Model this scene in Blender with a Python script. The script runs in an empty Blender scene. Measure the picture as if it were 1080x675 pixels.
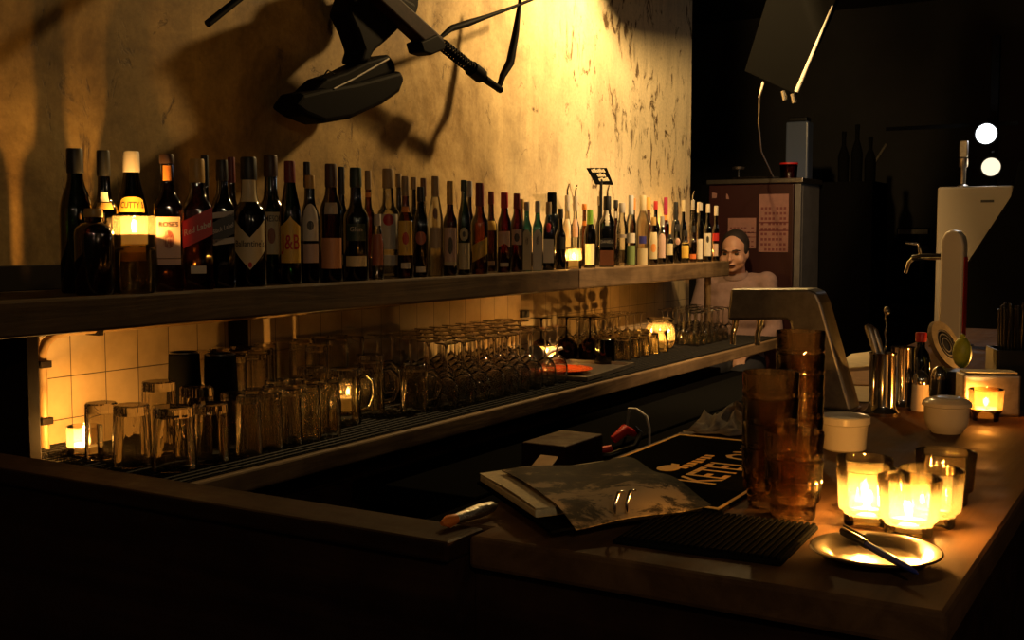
import bpy, bmesh, math, random
from mathutils import Vector, Matrix
random.seed(7)
S = bpy.context.scene
C = S.collection
PI = math.pi
sin, cos = math.sin, math.cos
rnd = random.uniform

# ---------------------------------------------------------------- camera, world, exposure
F = 1200.0; TH = math.radians(30.92); PT = math.radians(4.265); EZ = 1.46
_s, _c, _sp, _cp = sin(TH), cos(TH), sin(PT), cos(PT)
cam_d = bpy.data.cameras.new('camera'); cam = bpy.data.objects.new('camera', cam_d); C.objects.link(cam)
cam_d.sensor_width = 36; cam_d.lens = F / 1080 * 36
cam.location = (0, 0, EZ); cam.rotation_euler = (PI / 2 - PT, 0, TH)
cam_d.clip_start = 0.02
S.camera = cam
w = bpy.data.worlds.new('world'); S.world = w; w.use_nodes = True
w.node_tree.nodes['Background'].inputs[0].default_value = (1.0, 0.72, 0.45, 1)
w.node_tree.nodes['Background'].inputs[1].default_value = 0.0012
S.view_settings.view_transform = 'Standard'; S.view_settings.look = 'None'
S.view_settings.exposure = 0.0; S.view_settings.gamma = 1.0; S.view_settings.use_curve_mapping = False
cy = S.cycles
cy.max_bounces = 28; cy.transparent_max_bounces = 80; cy.transmission_bounces = 24; cy.glossy_bounces = 5; cy.diffuse_bounces = 4
cy.sample_clamp_indirect = 3.0; cy.caustics_reflective = False; cy.caustics_refractive = False
cy.use_denoising = True

CANDLE = (1.0, 0.48, 0.11)
def point_light(name, loc, power, col, radius=0.01):
    d = bpy.data.lights.new(name, 'POINT'); d.energy = power; d.color = col; d.shadow_soft_size = radius
    o = bpy.data.objects.new(name, d); C.objects.link(o); o.location = loc
    return o
# the wall lamp just above the frame that rakes the plaster wall
LAMP = Vector((-1.60, 4.16, 2.76))
point_light('wall_lamp_bulb', LAMP, 190.0, (1.0, 0.63, 0.24), 0.045)
# small dim ceiling bulbs of the room behind the camera
for _i, (_x, _y, _z, _p) in enumerate([(0.9, -0.7, 2.35, 20.0), (-0.6, -1.2, 2.3, 1.2), (2.2, 0.3, 2.0, 2.0), (1.6, -1.3, 2.1, 1.2), (2.7, 1.2, 2.4, 2.0), (2.4, 2.6, 2.2, 1.6)]):
    point_light('ceiling_bulb', (_x, _y, _z), _p, (1.0, 0.70, 0.40), 0.02)

# a spotlight over the far end of the bar, aimed at the refrigerator and the shelf end
def spot_light(name, loc, target, power, col, angle, radius=0.03, blend=0.8):
    d = bpy.data.lights.new(name, 'SPOT'); d.energy = power; d.color = col; d.spot_size = math.radians(angle); d.spot_blend = blend; d.shadow_soft_size = radius
    o = bpy.data.objects.new(name, d); C.objects.link(o); o.location = loc
    o.rotation_euler = (Vector(target) - Vector(loc)).to_track_quat('-Z', 'Y').to_euler()
    return o
spot_light('bar_end_spotlight', (-1.25, 5.35, 2.95), (-2.33, 6.75, 1.35), 42.0, (1.0, 0.58, 0.34), 50)

spot_light('shelf_fill', (0.2, 4.5, 2.75), (-1.85, 4.35, 1.15), 270.0, (1.0, 0.60, 0.26), 46)  # added fill with no known lamp, brightens the far shelf fronts

# ---------------------------------------------------------------- where a pixel of the photo lies in the room
def ray(px, py):
    a = (px - 540) / F; b = (337.5 - py) / F
    return Vector((-_s * _cp + a * _c - b * _s * _sp, _c * _cp + a * _s + b * _c * _sp, -_sp + b * _cp))
def onz(px, py, z):
    d = ray(px, py); return Vector((0, 0, EZ)) + d * ((z - EZ) / d.z)
def onx(px, py, x):
    d = ray(px, py); return Vector((0, 0, EZ)) + d * (x / d.x)
def ony(px, py, y):
    d = ray(px, py); return Vector((0, 0, EZ)) + d * (y / d.y)
def depth(p):
    return -p.x * _s * _cp + p.y * _c * _cp - (p.z - EZ) * _sp

# ---------------------------------------------------------------- materials
def new_mat(name):
    m = bpy.data.materials.new(name); m.use_nodes = True
    nt = m.node_tree; nt.nodes.clear()
    out = nt.nodes.new('ShaderNodeOutputMaterial')
    return m, nt, out
def N(nt, typ, **kw):
    n = nt.nodes.new(typ)
    for k, v in kw.items():
        if k in n.inputs: n.inputs[k].default_value = v
        else: setattr(n, k, v)
    return n
def rgb(c): return (c[0], c[1], c[2], 1)
def ramp(nt, stops):
    r = nt.nodes.new('ShaderNodeValToRGB'); e = r.color_ramp.elements
    while len(e) < len(stops): e.new(0.5)
    for i, (p, c) in enumerate(stops):
        e[i].position = p; e[i].color = rgb(c) if not isinstance(c, (int, float)) else (c, c, c, 1)
    return r
def plain(name, col, rough=0.5, metal=0.0, noise=0.0, nscale=20, bump=0.0, spec=0.5, coat=0.0, sub=0.0):
    m, nt, out = new_mat(name); L = nt.links
    b = N(nt, 'ShaderNodeBsdfPrincipled'); b.inputs['Base Color'].default_value = rgb(col)
    b.inputs['Roughness'].default_value = rough; b.inputs['Metallic'].default_value = metal
    b.inputs['Specular IOR Level'].default_value = spec; b.inputs['Coat Weight'].default_value = coat
    if sub:
        b.inputs['Subsurface Weight'].default_value = sub; b.inputs['Subsurface Radius'].default_value = (0.02, 0.012, 0.006)
    if noise or bump:
        tc = N(nt, 'ShaderNodeTexCoord'); nz = N(nt, 'ShaderNodeTexNoise', Scale=nscale, Detail=6, Roughness=0.65)
        L.new(tc.outputs['Object'], nz.inputs['Vector'])
        if noise:
            lo = tuple(max(0, v * (1 - noise)) for v in col); hi = tuple(min(1, v * (1 + noise)) for v in col)
            r = ramp(nt, [(0.3, lo), (0.7, hi)]); L.new(nz.outputs['Fac'], r.inputs['Fac']); L.new(r.outputs['Color'], b.inputs['Base Color'])
        if bump:
            bp = N(nt, 'ShaderNodeBump', Strength=bump, Distance=0.01); L.new(nz.outputs['Fac'], bp.inputs['Height']); L.new(bp.outputs['Normal'], b.inputs['Normal'])
    L.new(b.outputs[0], out.inputs[0])
    return m
def glass(name, tint=(0.96, 0.95, 0.92), rim=None, rough=0.03, spec=1.45, haze=0.0, hazecol=(0.9, 0.8, 0.6), refr=0.0):
    """thin blown glass: clear straight through, darker and shinier where the wall is seen edge-on"""
    m, nt, out = new_mat(name); L = nt.links
    rim = rim or tuple(v * 0.45 for v in tint)
    lw = N(nt, 'ShaderNodeLayerWeight', Blend=0.35)
    r = ramp(nt, [(0.15, tint), (0.85, rim)]); L.new(lw.outputs['Facing'], r.inputs['Fac'])
    t = N(nt, 'ShaderNodeBsdfTransparent'); L.new(r.outputs['Color'], t.inputs['Color'])
    g = N(nt, 'ShaderNodeBsdfGlossy', Roughness=rough); g.inputs['Color'].default_value = (1, 1, 1, 1)
    fr = N(nt, 'ShaderNodeFresnel', IOR=spec)
    src = t
    if haze:
        tr = N(nt, 'ShaderNodeBsdfTranslucent'); tr.inputs['Color'].default_value = rgb(hazecol)
        mh = N(nt, 'ShaderNodeMixShader'); mh.inputs[0].default_value = haze
        L.new(t.outputs[0], mh.inputs[1]); L.new(tr.outputs[0], mh.inputs[2]); src = mh
    if refr:
        rf = N(nt, 'ShaderNodeBsdfRefraction', Roughness=0.0, IOR=1.45); rf.inputs['Color'].default_value = rgb(tint)
        mr = N(nt, 'ShaderNodeMixShader'); mr.inputs[0].default_value = refr
        L.new(src.outputs[0], mr.inputs[1]); L.new(rf.outputs[0], mr.inputs[2]); src = mr
    mx = N(nt, 'ShaderNodeMixShader'); L.new(fr.outputs[0], mx.inputs[0]); L.new(src.outputs[0], mx.inputs[1]); L.new(g.outputs[0], mx.inputs[2])
    L.new(mx.outputs[0], out.inputs[0])
    return m
def emit(name, col, strength):
    m, nt, out = new_mat(name)
    e = N(nt, 'ShaderNodeEmission', Strength=strength); e.inputs['Color'].default_value = rgb(col)
    nt.links.new(e.outputs[0], out.inputs[0]); return m
def flame_mat():
    m, nt, out = new_mat('candle_flame')
    e = N(nt, 'ShaderNodeEmission', Strength=14.0); e.inputs['Color'].default_value = (1.0, 0.62, 0.22, 1)
    t = N(nt, 'ShaderNodeBsdfTransparent'); a = N(nt, 'ShaderNodeAddShader')
    nt.links.new(e.outputs[0], a.inputs[0]); nt.links.new(t.outputs[0], a.inputs[1]); nt.links.new(a.outputs[0], out.inputs[0])
    m.cycles.emission_sampling = 'NONE'
    return m
def wax_mat():
    m, nt, out = new_mat('candle_wax')
    d = N(nt, 'ShaderNodeBsdfDiffuse'); d.inputs['Color'].default_value = (0.92, 0.86, 0.72, 1)
    t = N(nt, 'ShaderNodeBsdfTranslucent'); t.inputs['Color'].default_value = (0.98, 0.88, 0.66, 1)
    mx = N(nt, 'ShaderNodeMixShader'); mx.inputs[0].default_value = 0.6
    nt.links.new(d.outputs[0], mx.inputs[1]); nt.links.new(t.outputs[0], mx.inputs[2]); nt.links.new(mx.outputs[0], out.inputs[0])
    return m
def plaster_mat():
    m, nt, out = new_mat('old_gold_plaster'); L = nt.links
    tc = N(nt, 'ShaderNodeTexCoord')
    b = N(nt, 'ShaderNodeBsdfPrincipled', Roughness=0.7); b.inputs['Specular IOR Level'].default_value = 0.3
    n1 = N(nt, 'ShaderNodeTexNoise', Scale=2.7, Detail=10, Roughness=0.70, Distortion=0.3); L.new(tc.outputs['Object'], n1.inputs['Vector'])
    r1 = ramp(nt, [(0.30, (0.11, 0.062, 0.018)), (0.45, (0.26, 0.16, 0.048)), (0.60, (0.42, 0.275, 0.09)), (0.75, (0.56, 0.39, 0.15))]); L.new(n1.outputs['Fac'], r1.inputs['Fac'])
    sx = N(nt, 'ShaderNodeSeparateXYZ'); L.new(tc.outputs['Object'], sx.inputs[0])
    # paler far end: cream plaster tone, also brightening the lamp's hot spot by colour
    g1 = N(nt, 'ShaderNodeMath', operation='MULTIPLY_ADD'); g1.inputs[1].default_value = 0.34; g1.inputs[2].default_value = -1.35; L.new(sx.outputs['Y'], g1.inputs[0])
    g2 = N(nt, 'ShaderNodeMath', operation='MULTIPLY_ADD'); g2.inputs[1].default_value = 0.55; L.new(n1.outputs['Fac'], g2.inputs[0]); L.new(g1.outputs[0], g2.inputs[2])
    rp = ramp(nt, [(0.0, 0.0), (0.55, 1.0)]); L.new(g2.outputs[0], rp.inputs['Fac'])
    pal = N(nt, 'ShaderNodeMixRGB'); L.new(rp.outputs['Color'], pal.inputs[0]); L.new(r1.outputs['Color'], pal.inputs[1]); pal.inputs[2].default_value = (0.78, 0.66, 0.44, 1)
    # flaked patches
    mp = N(nt, 'ShaderNodeMapping'); mp.inputs['Scale'].default_value = (1, 1.7, 0.8); L.new(tc.outputs['Object'], mp.inputs['Vector'])
    n2 = N(nt, 'ShaderNodeTexNoise', Scale=6.5, Detail=10, Roughness=0.72, Distortion=1.3); L.new(mp.outputs[0], n2.inputs['Vector'])
    n3 = N(nt, 'ShaderNodeTexNoise', Scale=0.9, Detail=2); L.new(tc.outputs['Object'], n3.inputs['Vector'])
    mr = N(nt, 'ShaderNodeMapRange'); mr.inputs['From Min'].default_value = 2.0; mr.inputs['From Max'].default_value = 5.6
    mr.inputs['To Min'].default_value = -0.02; mr.inputs['To Max'].default_value = 0.03; L.new(sx.outputs['Y'], mr.inputs['Value'])
    a1 = N(nt, 'ShaderNodeMath', operation='MULTIPLY_ADD'); a1.inputs[1].default_value = 0.22; L.new(n3.outputs['Fac'], a1.inputs[0]); L.new(n2.outputs['Fac'], a1.inputs[2])
    a2 = N(nt, 'ShaderNodeMath', operation='ADD'); L.new(a1.outputs[0], a2.inputs[0]); L.new(mr.outputs[0], a2.inputs[1])
    r2 = ramp(nt, [(0.68, 0.0), (0.75, 1.0)]); L.new(a2.outputs[0], r2.inputs['Fac'])
    mx = N(nt, 'ShaderNodeMixRGB'); L.new(r2.outputs['Color'], mx.inputs[0]); L.new(pal.outputs[0], mx.inputs[1]); mx.inputs[2].default_value = (0.14, 0.088, 0.042, 1)
    # soft rusty dribbles
    mp2 = N(nt, 'ShaderNodeMapping'); mp2.inputs['Scale'].default_value = (1, 3.2, 0.45); L.new(tc.outputs['Object'], mp2.inputs['Vector'])
    n4 = N(nt, 'ShaderNodeTexNoise', Scale=2.0, Detail=7, Roughness=0.66, Distortion=0.5); L.new(mp2.outputs[0], n4.inputs['Vector'])
    r4 = ramp(nt, [(0.36, 0.50), (0.56, 1.0)]); L.new(n4.outputs['Fac'], r4.inputs['Fac'])
    mm = N(nt, 'ShaderNodeMixRGB', blend_type='MULTIPLY'); mm.inputs[0].default_value = 0.45; L.new(mx.outputs[0], mm.inputs[1]); L.new(r4.outputs['Color'], mm.inputs[2])
    n5 = N(nt, 'ShaderNodeTexNoise', Scale=70, Detail=4, Roughness=0.7); L.new(tc.outputs['Object'], n5.inputs['Vector'])
    r5 = ramp(nt, [(0.3, 0.78), (0.6, 1.0)]); L.new(n5.outputs['Fac'], r5.inputs['Fac'])
    m5 = N(nt, 'ShaderNodeMixRGB', blend_type='MULTIPLY'); m5.inputs[0].default_value = 0.8; L.new(mm.outputs[0], m5.inputs[1]); L.new(r5.outputs['Color'], m5.inputs[2])
    L.new(m5.outputs[0], b.inputs['Base Color'])
    bp = N(nt, 'ShaderNodeBump', Strength=0.35, Distance=0.01, invert=True); L.new(r2.outputs['Color'], bp.inputs['Height'])
    bp2 = N(nt, 'ShaderNodeBump', Strength=0.15, Distance=0.02); L.new(n1.outputs['Fac'], bp2.inputs['Height']); L.new(bp.outputs[0], bp2.inputs['Normal']); L.new(bp2.outputs[0], b.inputs['Normal'])
    L.new(b.outputs[0], out.inputs[0]); return m
def tile_mat():
    m, nt, out = new_mat('cream_wall_tile'); L = nt.links
    tc = N(nt, 'ShaderNodeTexCoord'); sx = N(nt, 'ShaderNodeSeparateXYZ'); L.new(tc.outputs['Object'], sx.inputs[0])
    cb = N(nt, 'ShaderNodeCombineXYZ')
    ay = N(nt, 'ShaderNodeMath', operation='ADD'); ay.inputs[1].default_value = 0.041; L.new(sx.outputs['Y'], ay.inputs[0])
    az = N(nt, 'ShaderNodeMath', operation='ADD'); az.inputs[1].default_value = -0.028; L.new(sx.outputs['Z'], az.inputs[0])
    L.new(ay.outputs[0], cb.inputs['X']); L.new(az.outputs[0], cb.inputs['Y'])
    bk = N(nt, 'ShaderNodeTexBrick', offset=0.0, squash=1.0, Scale=1.0)
    bk.inputs['Color1'].default_value = (0.60, 0.45, 0.26, 1); bk.inputs['Color2'].default_value = (0.52, 0.39, 0.22, 1); bk.inputs['Mortar'].default_value = (0.08, 0.055, 0.03, 1)
    bk.inputs['Mortar Size'].default_value = 0.0012; bk.inputs['Brick Width'].default_value = 0.1; bk.inputs['Row Height'].default_value = 0.1; bk.inputs['Mortar Smooth'].default_value = 0.1
    L.new(cb.outputs[0], bk.inputs['Vector'])
    nz = N(nt, 'ShaderNodeTexNoise', Scale=14, Detail=6); L.new(tc.outputs['Object'], nz.inputs['Vector'])
    r = ramp(nt, [(0.35, 0.65), (0.65, 1.0)]); L.new(nz.outputs['Fac'], r.inputs['Fac'])
    mm = N(nt, 'ShaderNodeMixRGB', blend_type='MULTIPLY'); mm.inputs[0].default_value = 0.6; L.new(bk.outputs['Color'], mm.inputs[1]); L.new(r.outputs['Color'], mm.inputs[2])
    b = N(nt, 'ShaderNodeBsdfPrincipled', Roughness=0.35); L.new(mm.outputs[0], b.inputs['Base Color'])
    bp = N(nt, 'ShaderNodeBump', Strength=0.4, Distance=0.004, invert=True); L.new(bk.outputs['Fac'], bp.inputs['Height']); L.new(bp.outputs[0], b.inputs['Normal'])
    L.new(b.outputs[0], out.inputs[0]); return m
def wood_mat(name, c1, c2, rough=0.35, axis='Y', bump=0.25, grain=14, spec=0.3):
    m, nt, out = new_mat(name); L = nt.links
    tc = N(nt, 'ShaderNodeTexCoord'); mp = N(nt, 'ShaderNodeMapping')
    mp.inputs['Scale'].default_value = {'X': (0.6, grain, grain), 'Y': (grain, 0.6, grain), 'Z': (grain, grain, 0.6)}[axis]
    L.new(tc.outputs['Object'], mp.inputs['Vector'])
    nz = N(nt, 'ShaderNodeTexNoise', Scale=1.6, Detail=8, Roughness=0.65, Distortion=0.8); L.new(mp.outputs[0], nz.inputs['Vector'])
    n2 = N(nt, 'ShaderNodeTexNoise', Scale=9, Detail=6, Roughness=0.7); L.new(tc.outputs['Object'], n2.inputs['Vector'])
    r = ramp(nt, [(0.3, c1), (0.7, c2)]); L.new(nz.outputs['Fac'], r.inputs['Fac'])
    r2 = ramp(nt, [(0.35, 0.45), (0.65, 1.0)]); L.new(n2.outputs['Fac'], r2.inputs['Fac'])
    mm = N(nt, 'ShaderNodeMixRGB', blend_type='MULTIPLY'); mm.inputs[0].default_value = 0.7; L.new(r.outputs['Color'], mm.inputs[1]); L.new(r2.outputs['Color'], mm.inputs[2])
    b = N(nt, 'ShaderNodeBsdfPrincipled', Roughness=rough); b.inputs['Specular IOR Level'].default_value = spec; L.new(mm.outputs[0], b.inputs['Base Color'])
    rr = ramp(nt, [(0.3, rough * 0.75), (0.7, min(1, rough * 1.4))]); L.new(n2.outputs['Fac'], rr.inputs['Fac']); L.new(rr.outputs['Color'], b.inputs['Roughness'])
    bp = N(nt, 'ShaderNodeBump', Strength=bump, Distance=0.004); L.new(nz.outputs['Fac'], bp.inputs['Height']); L.new(bp.outputs[0], b.inputs['Normal'])
    L.new(b.outputs[0], out.inputs[0]); return m

M = {}
M['plaster'] = plaster_mat(); M['tile'] = tile_mat()
M['black_wall'] = plain('black_painted_wall', (0.012, 0.011, 0.012), 0.8, noise=0.3, nscale=3)
M['floor'] = plain('dark_floor', (0.02, 0.016, 0.013), 0.6, noise=0.4, nscale=4)
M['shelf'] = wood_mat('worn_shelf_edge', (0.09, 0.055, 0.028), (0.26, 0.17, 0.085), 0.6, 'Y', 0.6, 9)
M['shelf_dark'] = wood_mat('dark_shelf_edge', (0.035, 0.022, 0.012), (0.11, 0.07, 0.036), 0.65, 'Y', 0.6, 9, 0.15)  # darker wood tone for the near shelf length
M['bar'] = wood_mat('varnished_bar_top', (0.085, 0.046, 0.023), (0.18, 0.10, 0.05), 0.58, 'Y', 0.12, 10, 0.04)
M['panel'] = wood_mat('dark_stained_panel', (0.018, 0.009, 0.006), (0.05, 0.024, 0.015), 0.55, 'X', 0.2, 8, 0.05)
M['rubber'] = plain('black_rubber', (0.010, 0.010, 0.010), 0.85, spec=0.0)
M['mesh'] = plain('black_plastic_netting', (0.014, 0.013, 0.012), 0.6, spec=0.06)
M['black'] = plain('black_plastic', (0.010, 0.010, 0.011), 0.3)
M['matte_black'] = plain('matte_black', (0.005, 0.005, 0.005), 0.85, spec=0.0)
M['iron'] = plain('black_enamelled_metal', (0.004, 0.004, 0.004), 0.5, noise=0.4, nscale=30, bump=0.1, spec=0.06)
M['machine'] = plain('sooty_black_casting', (0.006, 0.0055, 0.006), 0.6, spec=0.02)
M['rust'] = plain('dark_red_brown_metal', (0.022, 0.009, 0.007), 0.6, spec=0.04, noise=0.4, nscale=30)
M['steel'] = plain('brushed_steel', (0.52, 0.48, 0.43), 0.28, 1.0, noise=0.12, nscale=60)
M['steel_dull'] = plain('dull_steel', (0.34, 0.31, 0.28), 0.42, 1.0, noise=0.25, nscale=40)
M['chrome'] = plain('polished_chrome', (0.75, 0.72, 0.68), 0.1, 1.0)
M['pipe'] = plain('painted_pipe', (0.30, 0.19, 0.08), 0.45, noise=0.3)
M['post'] = plain('dark_post', (0.012, 0.008, 0.006), 0.7, spec=0.1)
M['ceramic'] = plain('cream_ceramic', (0.72, 0.64, 0.50), 0.22, coat=0.3)
M['cream'] = plain('cream_paper', (0.70, 0.60, 0.40), 0.7, noise=0.1, nscale=40)
M['pages'] = plain('cream_page_edges', (0.75, 0.62, 0.36), 0.8, noise=0.15, nscale=120)
M['white_paper'] = plain('white_paper', (0.75, 0.70, 0.62), 0.7)
M['ink'] = plain('dark_ink', (0.02, 0.018, 0.016), 0.6)
M['red'] = plain('red_plastic', (0.60, 0.02, 0.015), 0.35)
M['red_plate'] = plain('orange_red_glaze', (0.85, 0.11, 0.02), 0.2, coat=0.5)
M['red_ink'] = plain('red_ink', (0.50, 0.03, 0.02), 0.6)
M['yellow_ink'] = plain('yellow_print', (0.85, 0.45, 0.01), 0.6, spec=0.1)
M['lemon'] = plain('lemon_yellow', (0.50, 0.55, 0.05), 0.4, noise=0.2, nscale=30)
M['white_tap'] = plain('white_tap_column', (0.80, 0.76, 0.70), 0.3)
M['cool_box'] = plain('offwhite_enamel', (0.30, 0.26, 0.21), 0.5)
M['blue'] = plain('blue_pen', (0.02, 0.05, 0.40), 0.3)
M['blue_jar'] = plain('blue_grey_sheet', (0.10, 0.13, 0.22), 0.3)  # plain blue-grey jar colour, gives off no light
M['cloth'] = plain('grey_cloth', (0.20, 0.17, 0.14), 0.9, noise=0.3, nscale=60)
M['foil'] = plain('silver_foil', (0.6, 0.58, 0.52), 0.3, 1.0, bump=0.6, nscale=60)
M['orange'] = plain('orange_tag', (0.75, 0.2, 0.02), 0.5)
M['woodpale'] = plain('pale_wood', (0.42, 0.25, 0.11), 0.5, noise=0.2, nscale=30)
M['grey_enamel'] = plain('grey_enamel', (0.13, 0.125, 0.115), 0.5, noise=0.2, nscale=12)
M['skin'] = plain('skin', (0.60, 0.34, 0.22), 0.5, sub=0.1)
M['hair'] = plain('grey_brown_hair', (0.022, 0.015, 0.010), 0.7)
M['shirt'] = plain('mauve_grey_shirt', (0.30, 0.20, 0.17), 0.85, noise=0.1, nscale=40)
M['trousers'] = plain('dark_trousers', (0.03, 0.03, 0.035), 0.9)
M['fridge_red'] = plain('dark_red_door', (0.030, 0.006, 0.006), 0.4)
M['poster'] = plain('pinkish_poster', (0.30, 0.15, 0.12), 0.6, noise=0.12, nscale=30)
M['poster_ink'] = plain('poster_print', (0.16, 0.04, 0.04), 0.6)
M['flame'] = flame_mat(); M['wax'] = wax_mat()
M['glass'] = glass('clear_glass', (0.98, 0.97, 0.95), (0.70, 0.66, 0.58), spec=1.6, refr=0.9)
M['glass_thick'] = glass('thick_clear_glass', (0.97, 0.96, 0.92), (0.66, 0.60, 0.48), spec=1.65, refr=1.0)
M['jar'] = glass('candle_jar_glass', (0.97, 0.92, 0.80), (0.72, 0.52, 0.26), spec=1.4, haze=0.09, hazecol=(1.0, 0.86, 0.58))
M['jar_clear'] = glass('clear_candle_glass', (0.97, 0.93, 0.84), (0.50, 0.36, 0.18), spec=1.5, haze=0.05, hazecol=(1.0, 0.84, 0.55))
M['jar_amber'] = glass('smoky_candle_glass', (0.88, 0.72, 0.50), (0.50, 0.28, 0.10), spec=1.4, haze=0.10, hazecol=(0.9, 0.6, 0.3))
M['amber'] = glass('amber_tumbler_glass', (0.95, 0.85, 0.70), (0.62, 0.42, 0.25), spec=1.7, haze=0.16, hazecol=(0.9, 0.6, 0.3), refr=0.35)
M['ruby'] = glass('ruby_glass', (0.42, 0.03, 0.03), (0.10, 0.004, 0.004), spec=1.5)
M['smoke'] = glass('smoky_black_glass', (0.08, 0.07, 0.06), (0.01, 0.01, 0.01), spec=1.5)
BG = {
 'green':  glass('green_bottle_glass', (0.05, 0.13, 0.045), (0.01, 0.03, 0.01), spec=1.9, rough=0.05),
 'dark':   glass('near_black_bottle_glass', (0.03, 0.026, 0.018), (0.005, 0.004, 0.003), spec=1.9, rough=0.05),
 'brown':  glass('brown_bottle_glass', (0.16, 0.07, 0.02), (0.03, 0.012, 0.004), spec=1.9, rough=0.05),
 'amber':  glass('amber_spirit_bottle', (0.36, 0.17, 0.055), (0.10, 0.035, 0.008), spec=1.9, rough=0.05),
 'clear':  glass('clear_bottle_glass', (0.80, 0.78, 0.70), (0.20, 0.17, 0.12), spec=1.9, rough=0.05),
 'frost':  glass('frosted_bottle_glass', (0.70, 0.64, 0.52), (0.35, 0.28, 0.18), spec=1.45, haze=0.35, hazecol=(0.8, 0.7, 0.5)),
 'red':    glass('red_liqueur_bottle', (0.20, 0.015, 0.015), (0.04, 0.003, 0.003), spec=1.9, rough=0.05),
 'teal':   glass('teal_gin_bottle', (0.10, 0.26, 0.26), (0.02, 0.06, 0.06), spec=1.9, rough=0.05),
}
def col_mat(c, cache={}):
    k = tuple(round(v, 3) for v in c)
    if k not in cache: cache[k] = plain('printed_colour', c, 0.45)
    return cache[k]

# ---------------------------------------------------------------- building helpers
class MB:
    """collects shapes of ONE mesh"""
    def __init__(s): s.bm = bmesh.new()
    def box(s, x0, x1, y0, y1, z0, z1, mat=None):
        vs = [s.bm.verts.new(p) for p in [(x0,y0,z0),(x1,y0,z0),(x1,y1,z0),(x0,y1,z0),(x0,y0,z1),(x1,y0,z1),(x1,y1,z1),(x0,y1,z1)]]
        if mat is not None:
            for v in vs: v.co = mat @ v.co
        for f in [(3,2,1,0),(4,5,6,7),(0,1,5,4),(1,2,6,5),(2,3,7,6),(3,0,4,7)]: s.bm.faces.new([vs[i] for i in f])
        return s
    def lathe(s, prof, n=24, ox=0, oy=0, fn=None, closed=False, mat=None):
        rings = []
        for (r, z) in prof:
            if r < 1e-6:
                v = s.bm.verts.new((ox, oy, z)); rings.append([v])
            else:
                ring = []
                for i in range(n):
                    a = 2 * PI * (i + 0.5) / n; k = fn(a, z) if fn else 1.0
                    ring.append(s.bm.verts.new((ox + r * k * cos(a), oy + r * k * sin(a), z)))
                rings.append(ring)
        if mat is not None:
            for rg in rings:
                for v in rg: v.co = mat @ v.co
        pairs = list(zip(rings, rings[1:])) + ([(rings[-1], rings[0])] if closed else [])
        for a, b in pairs:
            if len(a) == 1 and len(b) == 1: continue
            for i in range(n):
                j = (i + 1) % n
                if len(a) == 1: s.bm.faces.new((a[0], b[j], b[i]))
                elif len(b) == 1: s.bm.faces.new((a[i], a[j], b[0]))
                else: s.bm.faces.new((a[i], a[j], b[j], b[i]))
        return s
    def tube(s, pts, r, n=8, cap=True):
        pts = [Vector(p) for p in pts]; rr = r if isinstance(r, (list, tuple)) else [r] * len(pts)
        rings = []; ref = None
        for i, p in enumerate(pts):
            t = (pts[min(i + 1, len(pts) - 1)] - pts[max(i - 1, 0)]).normalized()
            if ref is None:
                ref = t.cross(Vector((0, 0, 1)))
                if ref.length < 0.1: ref = t.cross(Vector((1, 0, 0)))
            ref = (ref - t * ref.dot(t)).normalized(); b = t.cross(ref)
            rings.append([s.bm.verts.new(p + (ref * cos(2*PI*k/n) + b * sin(2*PI*k/n)) * rr[i]) for k in range(n)])
        for a, b in zip(rings, rings[1:]):
            for k in range(n): s.bm.faces.new((a[k], a[(k+1) % n], b[(k+1) % n], b[k]))
        if cap:
            s.bm.faces.new(rings[0][::-1]); s.bm.faces.new(rings[-1])
        return s
    def prism(s, pts, off):
        """solid between polygon pts and the same polygon moved by off"""
        off = Vector(off); a = [s.bm.verts.new(Vector(p)) for p in pts]; b = [s.bm.verts.new(Vector(p) + off) for p in pts]
        n = len(pts); s.bm.faces.new(a[::-1]); s.bm.faces.new(b)
        for i in range(n): s.bm.faces.new((a[i], a[(i+1) % n], b[(i+1) % n], b[i]))
        return s
    def ball(s, c, r, sc=(1, 1, 1), n=12, rot=None):
        m = Matrix.Translation(Vector(c)) @ (rot.to_4x4() if rot else Matrix()) @ Matrix.Diagonal((r*sc[0], r*sc[1], r*sc[2], 1))
        bmesh.ops.create_uvsphere(s.bm, u_segments=n, v_segments=max(6, n * 2 // 3), radius=1, matrix=m)
        return s
def put(name, mb, m, parent=None, smooth=None, bevel=0.0, loc=None, seg=2):
    bmesh.ops.recalc_face_normals(mb.bm, faces=mb.bm.faces)
    me = bpy.data.meshes.new(name); mb.bm.to_mesh(me); mb.bm.free()
    o = bpy.data.objects.new(name, me); C.objects.link(o)
    if m is not None: me.materials.append(m)
    if smooth is not None:
        me.polygons.foreach_set('use_smooth', [True] * len(me.polygons)); me.set_sharp_from_angle(angle=math.radians(smooth))
    if bevel:
        b = o.modifiers.new('edge', 'BEVEL'); b.width = bevel; b.segments = seg; b.limit_method = 'ANGLE'; b.angle_limit = math.radians(40)
    if parent is not None: o.parent = parent
    if loc is not None: o.location = loc
    return o
def tag(o, label, cat, group=None, kind=None):
    o['label'] = label; o['category'] = cat
    if group: o['group'] = group
    if kind: o['kind'] = kind
    return o
def thing(name, label, cat, loc=(0, 0, 0), rz=0, group=None):
    o = bpy.data.objects.new(name, None); C.objects.link(o); o.empty_display_size = 0.05
    o.location = loc; o.rotation_euler = (0, 0, rz)
    return tag(o, label, cat, group)
def struct(name, mb, m, **kw):
    o = put(name, mb, m, **kw); o['kind'] = 'structure'; return o
def dup(root, loc, rz, label):
    r = root.copy(); C.objects.link(r); r.location = loc; r.rotation_euler = (0, 0, rz); r['label'] = label
    for ch in list(root.children):
        c = ch.copy(); C.objects.link(c); c.parent = r
        for g in list(ch.children):
            d = g.copy(); C.objects.link(d); d.parent = c
    return r
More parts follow.
